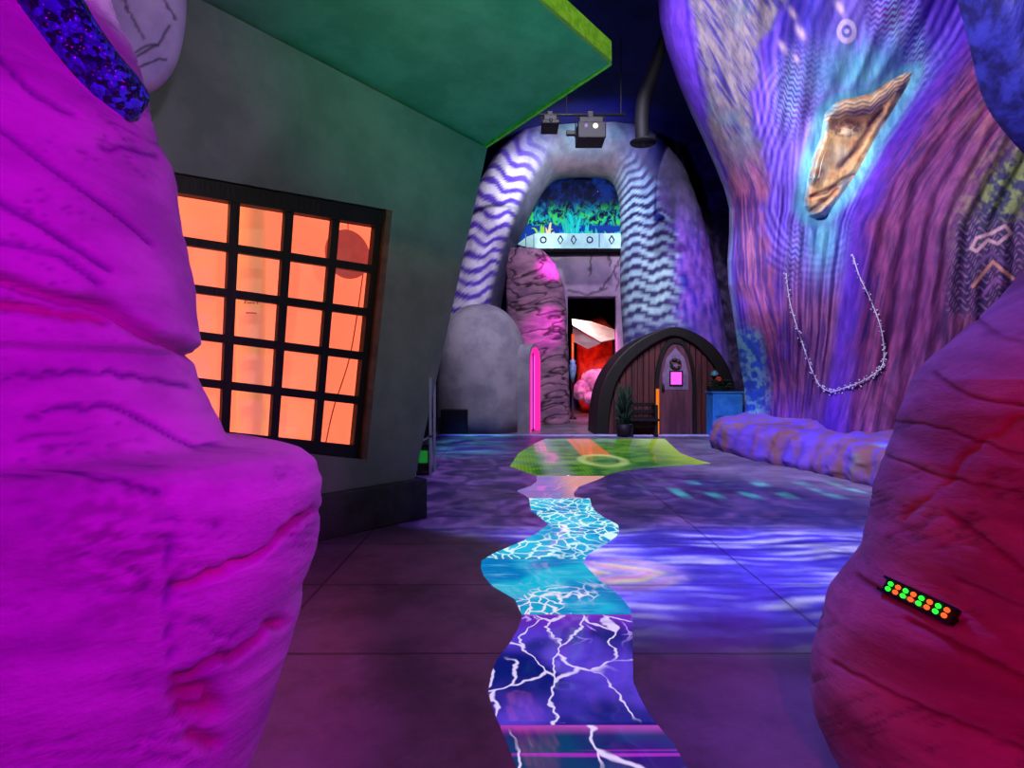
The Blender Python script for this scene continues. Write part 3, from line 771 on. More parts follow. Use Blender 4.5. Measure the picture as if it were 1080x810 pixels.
    g1 = np.maximum(g1, .75 * rid(q / 3.6 + Y / 60, Y / 60 + q / 160, .9, 16))
    rw = lerp(L(56, 34, 96) + 0 * X[..., None], L(160, 74, 132), g1)
    rw = lerp(rw, L(190, 130, 110), .6 * rid(q / 12 + 4, Y / 90, 1.2, 9) * np.exp(-((X - 1040) / 30) ** 2) * sm(60, 140, Y))
    rw = lerp(rw, L(150, 70, 150), .5 * np.exp(-((q - 85) / 40) ** 2) * sm(80, 200, Y))
    rw = lerp(rw, L(96, 46, 215), sm(46, 0, q + 20 * (wz - .5)) * .9)
    col = lerp(col, rw, sm(-4, 10, q))
    # moss green patch and hatched motif, far right
    gp = np.exp(-((X - 1062) / 44) ** 2 - ((Y - 205 + .8 * (X - 1060)) / 46) ** 2)
    col = lerp(col, lerp(L(64, 66, 104) + 0 * X[..., None], L(140, 152, 96), sm(.36, .68, fbm(X / 6, Y / 6, 2, 3))), np.clip(gp * 1.3, 0, 1))
    hp = sm(0, 14, X - 996 + .1 * (Y - 280)) * sm(222, 246, Y + 12 * wz) * sm(340, 325, Y)
    hz = .5 + .5 * np.sin((X * .7 + Y + 6 * np.sin(X * .3)) * .9) * np.sin((X - Y * .6) * .33)
    col = lerp(col, lerp(L(44, 40, 96) + 0 * X[..., None], L(150, 104, 160), sm(.55, .8, hz)), hp * .8)
    for pl, cc in (([(1024, 262), (1030, 251), (1046, 246), (1060, 238), (1066, 246), (1052, 257), (1042, 253), (1030, 265), (1024, 262)], (226, 178, 190)), ([(1026, 302), (1047, 276), (1072, 297)], (235, 160, 140)), ([(1030, 280), (1046, 266), (1064, 282)], (120, 80, 150)), ([(1036, 312), (1050, 294), (1066, 306)], (150, 90, 170))):
        col = lerp(col, L(*cc), .9 * sm(2.6, 1.0, pdist(X, Y, pl)))
    # cyan projected halo about the face, put into the colour
    tuft = fbm((X - 905) / (6 + .02 * np.abs(Y - 60)), Y / 40, 1, 3)
    hal = sm(15, 1, din) * .95
    hal = np.maximum(hal, np.exp(-((X - 905 - (Y - 78) * -.35) / 50) ** 2 - ((Y - 74) / 30) ** 2) * sm(.34, .6, tuft + .26))
    hal = np.maximum(hal, np.exp(-((X - 868) / 17) ** 2 - ((Y - 252) / 34) ** 2) * sm(.25, .5, tuft + .22))
    hal *= sm(16, 2, q)
    col = lerp(col, lerp(L(60, 150, 200) + 0 * X[..., None], L(140, 228, 240), fbm(X / 5, Y / 26, 3, 3)), np.clip(hal, 0, 1))
    # blue light glittering on the left foot, put into the colour
    bf = sm(32, 16, X - xl(Y) + 8 * (wz - .5)) * sm(335, 362, Y)
    col = lerp(col, lerp(L(60, 120, 250) + 0 * X[..., None], L(150, 235, 255), sm(.4, .65, fbm(X / 5, Y / 5, 1, 3))), bf)
    # sparks and the small eye mark
    for x0, y0, s_ in ((844, 34, 5), (836, 14, 4), (886, 8, 5), (826, 50, 4), (840, 62, 3)):
        col = lerp(col, L(245, 215, 235), np.exp(-((X - x0) / s_) ** 2 - ((Y - y0 - .9 * (X - x0)) / s_ / 1.2) ** 2))
    ring = np.abs(np.hypot((X - 893), (Y - 33) * .8) - 8)
    col = lerp(col, L(225, 205, 250), sm(3.2, 1.6, ring)); col = lerp(col, L(230, 210, 250), sm(3.4, 2, np.hypot(X - 893, Y - 33)))
    return col
def face_projection_colour(X, Y):  # projected face image, with its light and shade, put into vertex colour
    n = fbm(X / 10, Y / 6, 2, 4); n2 = fbm(X / 3.0, Y / 3.0, 7, 2)
    col = lerp(L(255, 208, 140) + 0 * X[..., None], L(238, 172, 112), sm(.4, .65, n))
    hi = lambda x, y, a, b_: np.exp(-(((X - x) / a) ** 2 + ((Y - y) / b_) ** 2))
    for q in ((868, 221, 10, 8), (894, 139, 8, 5), (886, 163, 10, 12), (930, 138, 5, 12), (868, 178, 6, 14)):
        col = lerp(col, L(255, 240, 205), .8 * hi(*q))  # highlights put into the colour
    zz = 2.6 * np.abs(((X / 17) % 1) * 2 - 1)
    for k in range(4):
        base = np.interp(X, [866, 872, 892, 919, 931, 944, 966], [118, 117, 112, 109, 99, 87, 74]) + k * 4.2 - 5
        col = lerp(col, L(255, 232, 190), .85 * sm(1.9, .8, np.abs(Y - base - zz)))
        col = lerp(col, L(176, 116, 92), .7 * sm(1.4, .5, np.abs(Y - base - zz - 2.2)))
    dk = L(104, 66, 80)
    br = lambda pts, w: np.exp(-(pdist(X + 4 * (n - .5), Y + 4 * (n - .5), pts) / w) ** 2)
    ring = np.hypot((X - 890) / 24, (Y - 134) / 12)
    col = lerp(col, dk, .85 * sm(1.05, .6, ring) * sm(.42, .75, np.hypot((X - 894) / 11, (Y - 139) / 6) + .6 * (n2 - .5)) * (.6 + .4 * sm(.4, .6, n2)))  # eye socket shade put into the colour
    for pts, w, a in (([(931, 117), (919, 131), (906, 156), (886, 177)], 3.2, .8), ([(926, 121), (905, 148), (897, 165)], 2.2, .6), ([(955, 92), (945, 112), (934, 124)], 4, .75), ([(927, 148), (915, 160)], 3.2, .75), ([(907, 181), (889, 190), (874, 201), (856, 208)], 2.6, .9), ([(884, 199), (872, 211), (852, 227)], 3, .75), ([(866, 180), (858, 187)], 4, .7), ([(850, 214), (848, 222)], 4, .6), ([(878, 104), (905, 100), (930, 92)], 4, .45)):
        col = lerp(col, dk, a * br(pts, w))
    lft = pdist(X, Y, FACE[9:] + [FACE[0], FACE[1]]); rgt = pdist(X, Y, FACE[6:13]); top = pdist(X, Y, FACE[:7])
    col = lerp(col, L(112, 205, 225), np.clip(sm(11, 1, lft + 8 * (n - .5)) * sm(906, 880, X), 0, 1) * .9)
    col = lerp(col, L(120, 225, 240), sm(3.5, .5, rgt) * .9)
    col = lerp(col, L(110, 180, 190), sm(6, 0, top + 8 * (n - .5)) * .8)
    return col
NR, NC = 560, 560
pys = np.concatenate([np.linspace(-330, -50, 40, endpoint=False), np.linspace(-50, 480, NR - 40)])
tt = np.linspace(0, 1, NC) ** 1.25
PYg = np.repeat(pys[:, None], NC, 1); l_ = xl(PYg)
PXg = l_ + tt[None] * (1215 - l_)
Dg = tree_depth(PXg, PYg)
# the trunk is set back a little under the face so the face relief sits in it
Fm = inside(PXg, PYg, FACE)
X = (PXg - CX) / F * Dg; Z = H - (PYg - CY) / F * Dg
Z = np.minimum(Z, CEIL - .02)
front = np.stack([X, Dg, Z], -1)
# rounded back of the trunk
edge0, edge1 = front[:, :1], front[:, -1:]
nb_ = 24
tb = np.linspace(0, 1, nb_ + 2)[1:-1][None, :, None]
back = edge1 * (1 - tb) + edge0 * tb
back[..., 1] += (np.sin(tb[..., 0] * math.pi) * 1.6)
allv = np.concatenate([front, back], 1)
vertex_tint = bark_projection_colour(PXg, PYg)
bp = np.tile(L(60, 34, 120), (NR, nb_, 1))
allc = np.concatenate([vertex_tint, bp], 1)
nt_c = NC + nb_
tree = empty('great_tree', (5.2, 9.0, 0), 'enormous violet tree trunk with a projected face and stripes put into its colour, and a root ledge', 'tree')
mesh('trunk', allv.reshape(-1, 3), gridf(NR, nt_c, True)[:, ::-1], M['vertex_tint'], tree, True, np.clip(allc, 0, 1).reshape(-1, 3))
# relief carrying the projected face as vertex colour
gx, gy = np.meshgrid(np.linspace(838, 970, 230), np.linspace(68, 238, 260))
ins_ = inside(gx, gy, FACE)
bd = pdist(gx, gy, FACE + [FACE[0]])
Df = tree_depth(gx, gy) + .015 - .10 * sm(0, 9, bd) - .30 * sm(2, 9, bd) * face_relief(gx, gy)
def vgrid(Dd): return np.stack([(gx - CX) / F * Dd, Dd, H - (gy - CY) / F * Dd], -1).reshape(-1, 3)
fa = gridf(260, 230)
keep = ins_.ravel()[fa].all(1)
ff = fa[keep]; used = np.unique(ff); rem = np.full(ins_.size, -1); rem[used] = np.arange(len(used))
fo = mesh('projected_face', vgrid(Df)[used], rem[ff][:, ::-1], M['vertex_tint'], tree, True, np.clip(face_projection_colour(gx, gy), 0, 1).reshape(-1, 3)[used])
fo['label'] = 'cream projected face with brow, eye, nose and mouth'
sd = fo.modifiers.new('thickness', 'SOLIDIFY'); sd.thickness = .10; sd.offset = 1 if False else -1
# root ledge
path = spline([(5.6, 12.0), (4.6, 11.7), (4.0, 11.2), tuple(fl(756, 474)), tuple(fl(790, 484)), tuple(fl(830, 492)), tuple(fl(870, 500)), tuple(fl(915, 512)), tuple(fl(990, 530)), tuple(fl(1090, 556)), (6.6, 4.4)], 240)
tg = np.gradient(path, axis=0); tg /= np.linalg.norm(tg, axis=1, keepdims=True)
nr = np.stack([-tg[:, 1], tg[:, 0]], 1)
nr *= np.sign((nr * (np.array([7.0, 9.5]) - path)).sum(1))[:, None]
pr = spline([(0, -.02), (-.04, .10), (-.02, .25), (.02, .40), (.10, .50), (.28, .56), (.7, .60), (1.25, .62), (1.3, .0)], 60)
hs = np.interp(np.linspace(0, 1, 240), [0, .3, .45, 1], [1.05, 1.05, .9, .85])
V = np.zeros((240, 60, 3))
for j in range(60):
    bulge = (fbm(np.arange(240) / 20.0, pr[j, 1] * 2.5, 0, 4) - .5) * .20 * sm(.9, .1, pr[j, 0]) + .02 * np.sin(np.arange(240) * .6 + 3 * noise(np.arange(240) / 15.0, 0)) * sm(.5, .0, pr[j, 0])
    V[:, j, :2] = path + nr * (pr[j, 0] + bulge)[:, None]
    V[:, j, 2] = pr[j, 1] * hs + (fbm(np.arange(240) / 14.0, pr[j, 0] * 3, 4, 3) - .5) * .10 * sm(.05, .4, pr[j, 1])
o = mesh('root_ledge', V.reshape(-1, 3), gridf(240, 60, True), M['ledge'], tree, True)
o['label'] = 'violet stone ledge at the foot of the trunk'
# garland of pale beads
gpts = spline([(829, 288), (833, 318), (841, 346), (851, 376), (858, 395), (866, 408), (877, 413), (888, 410), (905, 404), (921, 395), (931, 384), (932, 364), (928, 342), (918, 316), (906, 290), (899, 268)], 150)
gd = tree_depth(gpts[:, 0], gpts[:, 1]) - .05
gb = MB(); g3 = [at(a, b_, d_) for (a, b_), d_ in zip(gpts, gd)]
gb.tube(g3, .008, 6)
for p in g3[::1]:
    gb.ball(p + RNG.uniform(-.035, .035, 3) * (1, .3, 1), RNG.uniform(.006, .015), 6, 4)
for p in g3[58:105:1]:
    gb.ball(p + RNG.uniform(-.06, .06, 3) * (1, .3, 1), RNG.uniform(.006, .014), 6, 4)
tag(gb.build('bead_garland', M['bead'], None, True), 'drooping garland of pale beads across the lower trunk of the violet tree', 'garland')

# ------------------------------------------------------------------ rear arch
YA = 17.15
OUT = spline([(462, 462), (466, 400), (470, 330), (485, 270), (500, 208), (528, 160), (572, 131), (620, 122), (676, 138), (713, 172), (738, 230), (755, 300), (768, 380), (776, 462)], 320)
INN = spline([(530, 462), (529, 400), (528, 330), (540, 275), (554, 240), (568, 210), (582, 191), (596, 185), (622, 184), (642, 186), (650, 195), (654, 215), (655, 250), (655, 310), (660, 385), (666, 462)], 320)
na = 90
ph_ = np.linspace(0, 2 * math.pi, na, endpoint=False)
mid = (OUT + INN) / 2; hw = (OUT - INN) / 2
u = np.cos(ph_)[None]; sn = np.sin(ph_)[None]
PXa = mid[:, :1] + hw[:, :1] * u; PYa = mid[:, 1:] + hw[:, 1:] * u
vv = np.concatenate([[0], np.cumsum(np.hypot(*np.diff(mid, axis=0).T))])[:, None]
DY = -1.2 * sn - .12 * (fbm(PXa / 22, PYa / 30, 0, 4) - .5) * sm(-.1, .2, sn) * 2
wr = .012 * np.sin(vv * .44 + 2 * np.sin(u * 5)) * sm(0, .4, sn) * sm(560, 460, PYa)
DY = DY + wr
V = np.stack([(PXa - CX) / F * YA, YA + DY, np.maximum(H - (PYa - CY) / F * YA, 0)], -1)
left = sm(590, 540, PXa) * sm(120, 150, PYa)
right = sm(640, 662, PXa)
base_ = lerp(L(150, 146, 150) + 0 * PXa[..., None], L(126, 168, 158), sm(.4, .6, fbm(PXa / 20, PYa / 20, 1)) * sm(190, 130, PYa))
zig = 1.3 * np.sin(u * 5.2 + 2.5 * noise(PXa / 15, PYa / 30)) - 1.4 * u
stripe = sm(.22, .60, .5 + .5 * np.sin((vv * .105 * 4.4) + zig * 1.5 + 3 * (fbm(PXa / 26, PYa / 26, 4, 2) - .5)))  # zigzag projection put into the colour of the left limb
lc = lerp(L(104, 66, 205) + 0 * PXa[..., None], L(240, 226, 255), stripe)
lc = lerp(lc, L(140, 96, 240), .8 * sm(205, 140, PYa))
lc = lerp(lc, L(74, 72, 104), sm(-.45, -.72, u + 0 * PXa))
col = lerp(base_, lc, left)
inner = sm(.10, -.30, u + .25 * (noise(PXa / 9, PYa / 9) - .5) + .35 * sm(260, 170, PYa) - .02)
zig2 = 2.4 * np.abs(((u * 1.9) % 1) * 2 - 1)
st2 = sm(.35, .6, .5 + .5 * np.sin(vv * .105 * 5.2 - zig2 * 1.7))  # projected stripes of the right limb, likewise in the colour
rc = lerp(L(60, 60, 110) + 0 * PXa[..., None], L(190, 228, 245), st2)
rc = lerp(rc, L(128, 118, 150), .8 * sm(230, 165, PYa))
drip = rid(PXa / 4.5, PYa / 60, .7, 3)
oc = lerp(L(64, 40, 210) + 0 * PXa[..., None], L(178, 112, 255), drip)
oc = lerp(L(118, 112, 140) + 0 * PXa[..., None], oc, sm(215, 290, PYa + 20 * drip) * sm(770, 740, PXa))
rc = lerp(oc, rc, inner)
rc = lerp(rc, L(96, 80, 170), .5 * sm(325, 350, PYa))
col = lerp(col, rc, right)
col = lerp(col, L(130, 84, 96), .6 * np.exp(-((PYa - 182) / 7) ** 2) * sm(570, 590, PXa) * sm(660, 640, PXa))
tag(mesh('rock_arch', V.reshape(-1, 3), gridf(320, na, True), M['arch'], None, True, np.clip(col, 0, 1).reshape(-1, 3)), 'tall pale plaster arch at the back with projected zigzag violet and white stripes in its colour', 'arch')

# dark textured rock beside the arch
rr, cc = 120, 60
vy = np.linspace(150, 458, rr)[:, None] + np.zeros((rr, cc)); ux = np.linspace(0, 1, cc)[None] + np.zeros((rr, cc))
lx = np.interp(vy, [150, 200, 300, 460], [722, 722, 735, 750]); rx = 830
pxx = lx + ux * (rx - lx)
Dk = 17.6 - 1.2 * np.sin(ux * math.pi) - .7 * (fbm(pxx / 14, vy / 14, 2, 4) - .5)
Vf = np.stack([(pxx - CX) / F * Dk, Dk, np.maximum(H - (vy - CY) / F * Dk, 0)], -1)
Vb = Vf.copy(); Vb[..., 1] = 18.2
Vb = Vb[:, ::-1]
ring_ = np.concatenate([Vf, Vb], 1)
fc = [tuple(f) for f in gridf(rr, 2 * cc, True)] + [tuple(reversed(range(2 * cc))), tuple(range((rr - 1) * 2 * cc, rr * 2 * cc))]
tag(mesh('rock_wall_section', ring_.reshape(-1, 3), fc, M['darkrock'], None, True), 'dark violet rough rock between the striped arch and the tree', 'rock')

# ------------------------------------------------------------------ balcony house in the arch
YB = 17.6
balc = empty('balcony_house', (at(605, 400, YB)[0], YB, 0), 'mauve plaster balcony front framed by the arch, with a doorway below', 'balcony')
xa, xb = at(548, 0, YB)[0], at(672, 0, YB)[0]
d0, d1 = at(599, 0, YB)[0], at(650, 0, YB)[0]; dz = at(0, 312, YB)[2]; zt2 = at(0, 262, YB)[2]
nx, nz2 = 150, 120
gx2, gz2 = np.meshgrid(np.linspace(xa, xb, nx), np.linspace(0, zt2, nz2))
px2 = CX + F * gx2 / YB; py2 = CY - F * (gz2 - H) / YB
dirt = np.ones(gx2.shape)
for pl in ([(655, 272), (648, 285), (640, 296), (634, 305)], [(648, 286), (652, 296), (649, 306)], [(600, 306), (620, 311), (640, 304)], [(640, 262), (644, 280)], [(625, 270), (622, 290)]):
    w = (noise(px2 / 4, py2 / 4) - .5) * 4
    dirt *= 1 - .75 * np.exp(-(pdist(px2 + w, py2, pl) / 1.1) ** 2)
fcs = gridf(nz2, nx)
cxm = gx2.ravel()[fcs].mean(1); czm = gz2.ravel()[fcs].mean(1)
fcs = fcs[~((cxm > d0) & (cxm < d1) & (czm < dz))]
o = mesh('wall', np.stack([gx2, YB + .02 * (fbm(gx2 * 2, gz2 * 2, 0, 3) - .5), gz2], -1).reshape(-1, 3), fcs, M['wallmauve'], balc, False, np.repeat(dirt.reshape(-1, 1), 3, 1))
sd = o.modifiers.new('thickness', 'SOLIDIFY'); sd.thickness = .3; sd.offset = -1 if True else 1
zp0, zp1 = at(0, 262, 17.2)[2], at(0, 246, 17.2)[2]
xp0, xp1 = at(545, 0, 17.2)[0], at(657, 0, 17.2)[0]
MB().box(xp0, xp1 + .3, 17.2, 18.2, zp0 - .08, zp0).build('balcony_slab', M['wallmauve'], balc)
pp = MB().prism([(xp0, 17.2, zp0 + .12), (xp0 + .45, 17.2, zp0), (xp1 + .3, 17.2, zp0), (xp1 + .3, 17.2, zp1), (xp0 + .6, 17.2, zp1), (xp0 + .3, 17.2, zp0 + .35)], (0, .12, 0)).build('parapet', M['parapet'], balc)
for px, kind in ((573, 0), (591, 1), (605, 1), (622, 0), (645, 1)):
    c = at(px, 253, 17.2); c[1] = 17.19
    if kind == 0:
        mb = MB(); rg = [c + np.array([math.cos(t) * .085, 0, math.sin(t) * .085]) for t in np.linspace(0, 2 * math.pi, 25)]
        mb.tube(rg, .022, 6, False)
    else:
        mb = MB().tube([c + np.array(p) for p in ((0, 0, .13), (.075, 0, 0), (0, 0, -.13), (-.075, 0, 0), (0, 0, .13))], .02, 6)
    s_ = mb.sub('round_motif' if kind == 0 else 'diamond_motif', M['darkrock'], pp)
for px in (554.5, 563, 632):
    c = at(px, 253, 17.2)
    MB().box(c[0] - .015, c[0] + .015, 17.185, 17.2, zp0 + .03, zp1 - .02).sub('seam_strip', M['teal'], pp)
# glowing garden screen above the balcony
def screen_mat():
    m, nt, b, g = newmat('lit_night_garden_screen')
    x, y, z = nt.sep(g)
    n = nt.noise(g, 2.2, 5, .65)[0]
    c = nt.mix(nt.step(n, .45, .65), L(4, 6, 34), L(10, 40, 120))
    hz_ = nt.m('SUBTRACT', z, float(at(0, 243, 18.4)[2]))
    low = nt.step(hz_, 1.05, .25)
    c = nt.mix(nt.m('MULTIPLY', low, nt.step(nt.noise(nt.scale(g, (1, 1, .7)), 5, 3, .6, 1.5)[0], .42, .6)), c, L(20, 190, 200))
    c = nt.mix(nt.m('MULTIPLY', low, nt.step(nt.noise(nt.scale(g, (1.3, 1, 1)), 3.3, 3, .6, 1)[0], .52, .62)), c, L(60, 220, 90))
    c = nt.mix(nt.step(hz_, .22, .12), c, L(14, 60, 170))
    b.inputs['Specular IOR Level'].default_value = 0
    st = nt.voro(g, 3.4)['Distance']
    c = nt.mix(nt.step(st, .07, .03), c, L(200, 120, 230))
    nt.put(b.inputs['Base Color'], (0.01, .01, .02)); nt.put(b.inputs['Emission Color'], c); b.inputs['Emission Strength'].default_value = 1.0
    return m
za, zb = at(0, 262, 18.4)[2], at(0, 178, 18.4)[2]
tag(MB().box(at(548, 0, 18.4)[0], at(668, 0, 18.4)[0], 18.4, 18.895, za, zb).build('garden_screen', screen_mat()), 'dark blue luminous garden backdrop behind the balcony inside the arch', 'screen')
leafc = [(20, 215, 225), (40, 225, 120), (150, 235, 60), (255, 235, 190), (20, 120, 235), (30, 200, 190)]
lm = [emis('luminous_leaf_%d' % i, L(*c), .95) for i, c in enumerate(leafc)]
leafw = ['cyan', 'green', 'lime', 'cream', 'blue', 'turquoise']
spots = [(566, 0, .7), (572, 2, .9), (578, 3, .95), (583, 1, .6), (592, 4, .8), (600, 5, 1.3), (606, 0, 1.4), (611, 3, .7), (618, 0, .9), (624, 1, .75), (630, 5, .8), (636, 2, .55), (642, 1, .75), (647, 0, .8)]
for i, (px, k, h_) in enumerate(spots):
    b0 = at(px, 245, 17.95); b0[2] = zp0 + .0
    mb = MB()
    for j in range(9):
        a = RNG.uniform(-1, 1); hh = h_ * RNG.uniform(.6, 1.05); y_ = RNG.uniform(-.12, .18)
        P = [b0 + np.array([a * .04, y_ * .3, 0]), b0 + np.array([a * .12, y_ * .6, hh * .5]), b0 + np.array([a * .22, y_, hh * .85]), b0 + np.array([a * .36, y_, hh * (.9 if abs(a) > .5 else 1.0)])]
        mb.tube(spline(P, 8), [.02, .035, .045, .045, .04, .03, .02, .006], 5)
    tag(mb.build('luminous_plant', lm[k], None, True), 'spiky glowing %s plant, %s from the left on the arch balcony' % (leafw[k], ['first', 'second', 'third', 'fourth', 'fifth', 'sixth', 'seventh', 'eighth', 'ninth', 'tenth', 'eleventh', 'twelfth', 'thirteenth', 'fourteenth'][i]), 'plant', 'glowing plants on the balcony')

# pink strata column
nz3, na3 = 220, 120
yy = np.linspace(264, 446.5, nz3)[:, None]; A = np.linspace(0, 2 * math.pi, na3, endpoint=False)[None]
YC = 16.75
lx = np.interp(yy, [258, 275, 330, 360, 447], [536, 534, 534, 536, 540]); rx = np.interp(yy, [258, 266, 280, 300, 330, 400, 447], [560, 574, 586, 594, 598, 600, 601])
cxp, hwp = (lx + rx) / 2, (rx - lx) / 2
Pxc = cxp + hwp * np.cos(A) + 2.0 * (fbm(A * 3, yy / 9, 0, 3) - .5); 
zc = H - (yy - CY) / F * YC + 0 * A
stl = fbm(A * 1.1, yy / 7.5 + .7 * np.sin(A * 2), 0, 3)
crk = np.clip(1.15 - np.abs(stl - .5) * 15, 0, 1)
rad_ = 1 - .14 * crk
Xc = (Pxc - CX) / F * YC; Yc = YC - .42 * np.sin(A) * rad_ + 0 * yy
V = np.stack([Xc, Yc, np.maximum(zc, 0)], -1)
cl = np.repeat((1 - .88 * crk).reshape(-1, 1), 3, 1)
fc = [tuple(f) for f in gridf(nz3, na3, True)] + [tuple(reversed(range(na3))), tuple(range((nz3 - 1) * na3, nz3 * na3))]
tag(mesh('strata_column', V.reshape(-1, 3), fc, M['strata'], None, True, cl), 'pink layered rock column left of the doorway under the arch', 'rock')

# ------------------------------------------------------------------ things through the doorway
YT = 21.0
struct(MB().box(DX0 - .55, DX0 - .35, 19.1, 26.5, 0, DZ + 1).build('wall_passage', M['corr']))
canopy = empty('canopy', at(622, 400, YT) * (1, 1, 0), 'sloping pale canopy glowing orange and pink beyond the doorway', 'canopy')
cs = [at(603, 337, YT - .5), at(624, 340, YT - .3), at(650, 349, YT), at(649, 358, YT - .6), at(634, 361, YT - 1.1), at(604, 343, YT - 1.1)]
MB().prism(cs, (0, 0, .03)).build('canopy_sheet', M['canvas'], canopy)
MB().prism([at(604, 344, YT - .9), at(634, 362, YT - 1.0), at(620, 368, YT - .6), at(604, 360, YT - .6)], (0, .03, 0)).build('canopy_flap', M['canvas'], canopy)
for px, yq in ((604, YT - .8), (647, YT - .3)):
    b_ = at(px, 400, yq); MB().tube([(b_[0], yq, 0), (b_[0], yq, 2.9)], .04, 8).build('post', M['orangeneon'] if px < 620 else M['black'], canopy, True)
def lump(name, px, py, Yq, r, m_, label, seed=0, cat='rock', group=None):
    c = at(px, py, Yq); n, m2 = 40, 26
    th = np.linspace(0.02, math.pi - .02, m2)[:, None]; p_ = np.linspace(0, 2 * math.pi, n, endpoint=False)[None]
    dx, dy, dz_ = np.sin(th) * np.cos(p_), np.sin(th) * np.sin(p_), -np.cos(th) + 0 * p_
    k = 1 + .45 * (fbm(dx * 1.6 + seed, dy * 1.6, dz_ * 1.6, 3) - .5)
    V = np.stack([c[0] + r[0] * dx * k, Yq + r[1] * dy * k, np.maximum(c[2] + r[2] * dz_ * k, 0)], -1)
    fc = [tuple(f) for f in gridf(m2, n, True)] + [tuple(reversed(range(n))), tuple(range((m2 - 1) * n, m2 * n))]
    return tag(mesh(name, V.reshape(-1, 3), fc, m_, None, True), label, cat, group)
lump('red_mound', 634, 392, 22.5, (1.0, .8, 1.9), M['red'], 'red orange lit mound under the pale canopy beyond the doorway', 2)
lump('boulder', 628, 402, 20.0, (.50, .4, .45), M['pinkrock'], 'rounded rosy boulder in front of the red mound', 5)
lump('boulder', 612, 412, 19.4, (.30, .3, .34), M['pinkrock'], 'small pink boulder by the left side of the doorway', 8)
lump('boulder', 636, 414, 19.3, (.33, .3, .42), M['pinkrock'], 'pink boulder by the right side of the doorway', 13)
lump('boulder', 622, 420, 19.0, (.22, .2, .22), M['pinkrock'], 'smallest pink stone lying between the two doorway boulders', 17)
lp = at(604, 400, 18.5)
lan = empty('lantern_post', (lp[0], 18.5, 0), 'slim post topped by a teal vessel at the left edge of the doorway', 'lantern')
MB().lathe((lp[0], 18.5, 0), [(.12, 0), (.12, .05), (.04, .09), (.035, 1.2), (.06, 1.24)], 14).build('post', M['black'], lan, True)
MB().lathe((lp[0], 18.5, 1.24), [(.03, 0), (.07, .12), (.11, .3), (.12, .5), (.08, .58), (.1, .66), (.02, .72)], 16).build('vessel', M['teal'], lan, True)['label'] = 'teal glazed vessel'

# ------------------------------------------------------------------ domed hut
hc = at(507, 400, 14.6)
hut = empty('domed_hut', (hc[0], 14.6, 0), 'grey plaster domed hut with a pink arched doorway on its right side', 'hut')
prof = [(1.18, 0)] + [(1.18, z) for z in (.4, .9, 1.4)] + [(1.18 * (1 - ((z - 1.5) / 1.72) ** 2.3) ** (1 / 2.3), z) for z in 1.5 + 1.72 * np.sin(np.linspace(0, math.pi / 2 - .02, 26))]
MB().lathe((hc[0], 14.6, 0), prof, 64).build('dome', M['hut'], hut, True)
h_ = np.array([.36, .933, 0]); nrm = np.array([.933, -.36, 0])
dc0 = np.array([at(560, 0, 14.2)[0], 14.2, 0])
def archpts(w, ztop, n=20):
    sp = ztop - w
    return [(-w, 0)] + [(-w * math.cos(t), sp + w * math.sin(t)) for t in np.linspace(0, math.pi, n)] + [(w, 0)]
def archring(w0, w1, z0, z1, off0, off1, c0, hdir, ndir):
    a, b_ = archpts(w0, z0), archpts(w1, z1)
    mb = MB(); n = len(a)
    P = lambda q, o: c0 + hdir * q[0] + np.array([0, 0, q[1]]) + ndir * o
    V = [P(q, off0) for q in a] + [P(q, off0) for q in b_] + [P(q, off1) for q in a] + [P(q, off1) for q in b_]
    Fc = []
    for i in range(n - 1):
        Fc += [(i, i + 1, n + i + 1, n + i), (2 * n + i, 3 * n + i, 3 * n + i + 1, 2 * n + i + 1), (i, 2 * n + i, 2 * n + i + 1, i + 1), (n + i, n + i + 1, 3 * n + i + 1, 3 * n + i)]
    return mb.add(V, Fc)
archring(.36, .42, 2.10, 2.18, -.5, .10, dc0, h_, nrm).build('door_surround', M['hut'], hut)
fr = archring(.33, .36, 2.06, 2.10, -.3, .13, dc0, h_, nrm).build('door_frame', M['neon'], hut)
fr['label'] = 'magenta glowing door frame'
a = archpts(.34, 2.07)
MB().prism([dc0 + h_ * q[0] + np.array([0, 0, q[1]]) - nrm * .02 for q in a], -nrm * .04).build('door', mat('magenta_door', L(150, 40, 130), L(110, 24, 100), 4, .4), hut)['label'] = 'magenta door'
for q in (-.2, .0, .2):
    c = dc0 + h_ * q + nrm * .02
    MB().tube([c + np.array([0, 0, .05]), c + np.array([0, 0, 1.9])], .015, 6).build('neon_tube', M['pinkglow'], hut)
bx0, bx1 = at(465, 0, 13.3)[0], at(493, 0, 13.3)[0]; bz = at(0, 432, 13.3)[2]
spk = empty('loudspeaker', ((bx0 + bx1) / 2, 13.4, 0), 'black cube shaped box on the floor against the grey hut', 'speaker')
MB().box(bx0, bx1, 13.24, 13.66, 0.0, bz).build('cabinet', M['black'], spk, bevel=.02)
MB().box(bx0 + .04, bx1 - .04, 13.215, 13.24, .06, bz - .04).build('grille', mat('dark_grille', L(12, 12, 30), L(20, 20, 42), 60, .7), spk)

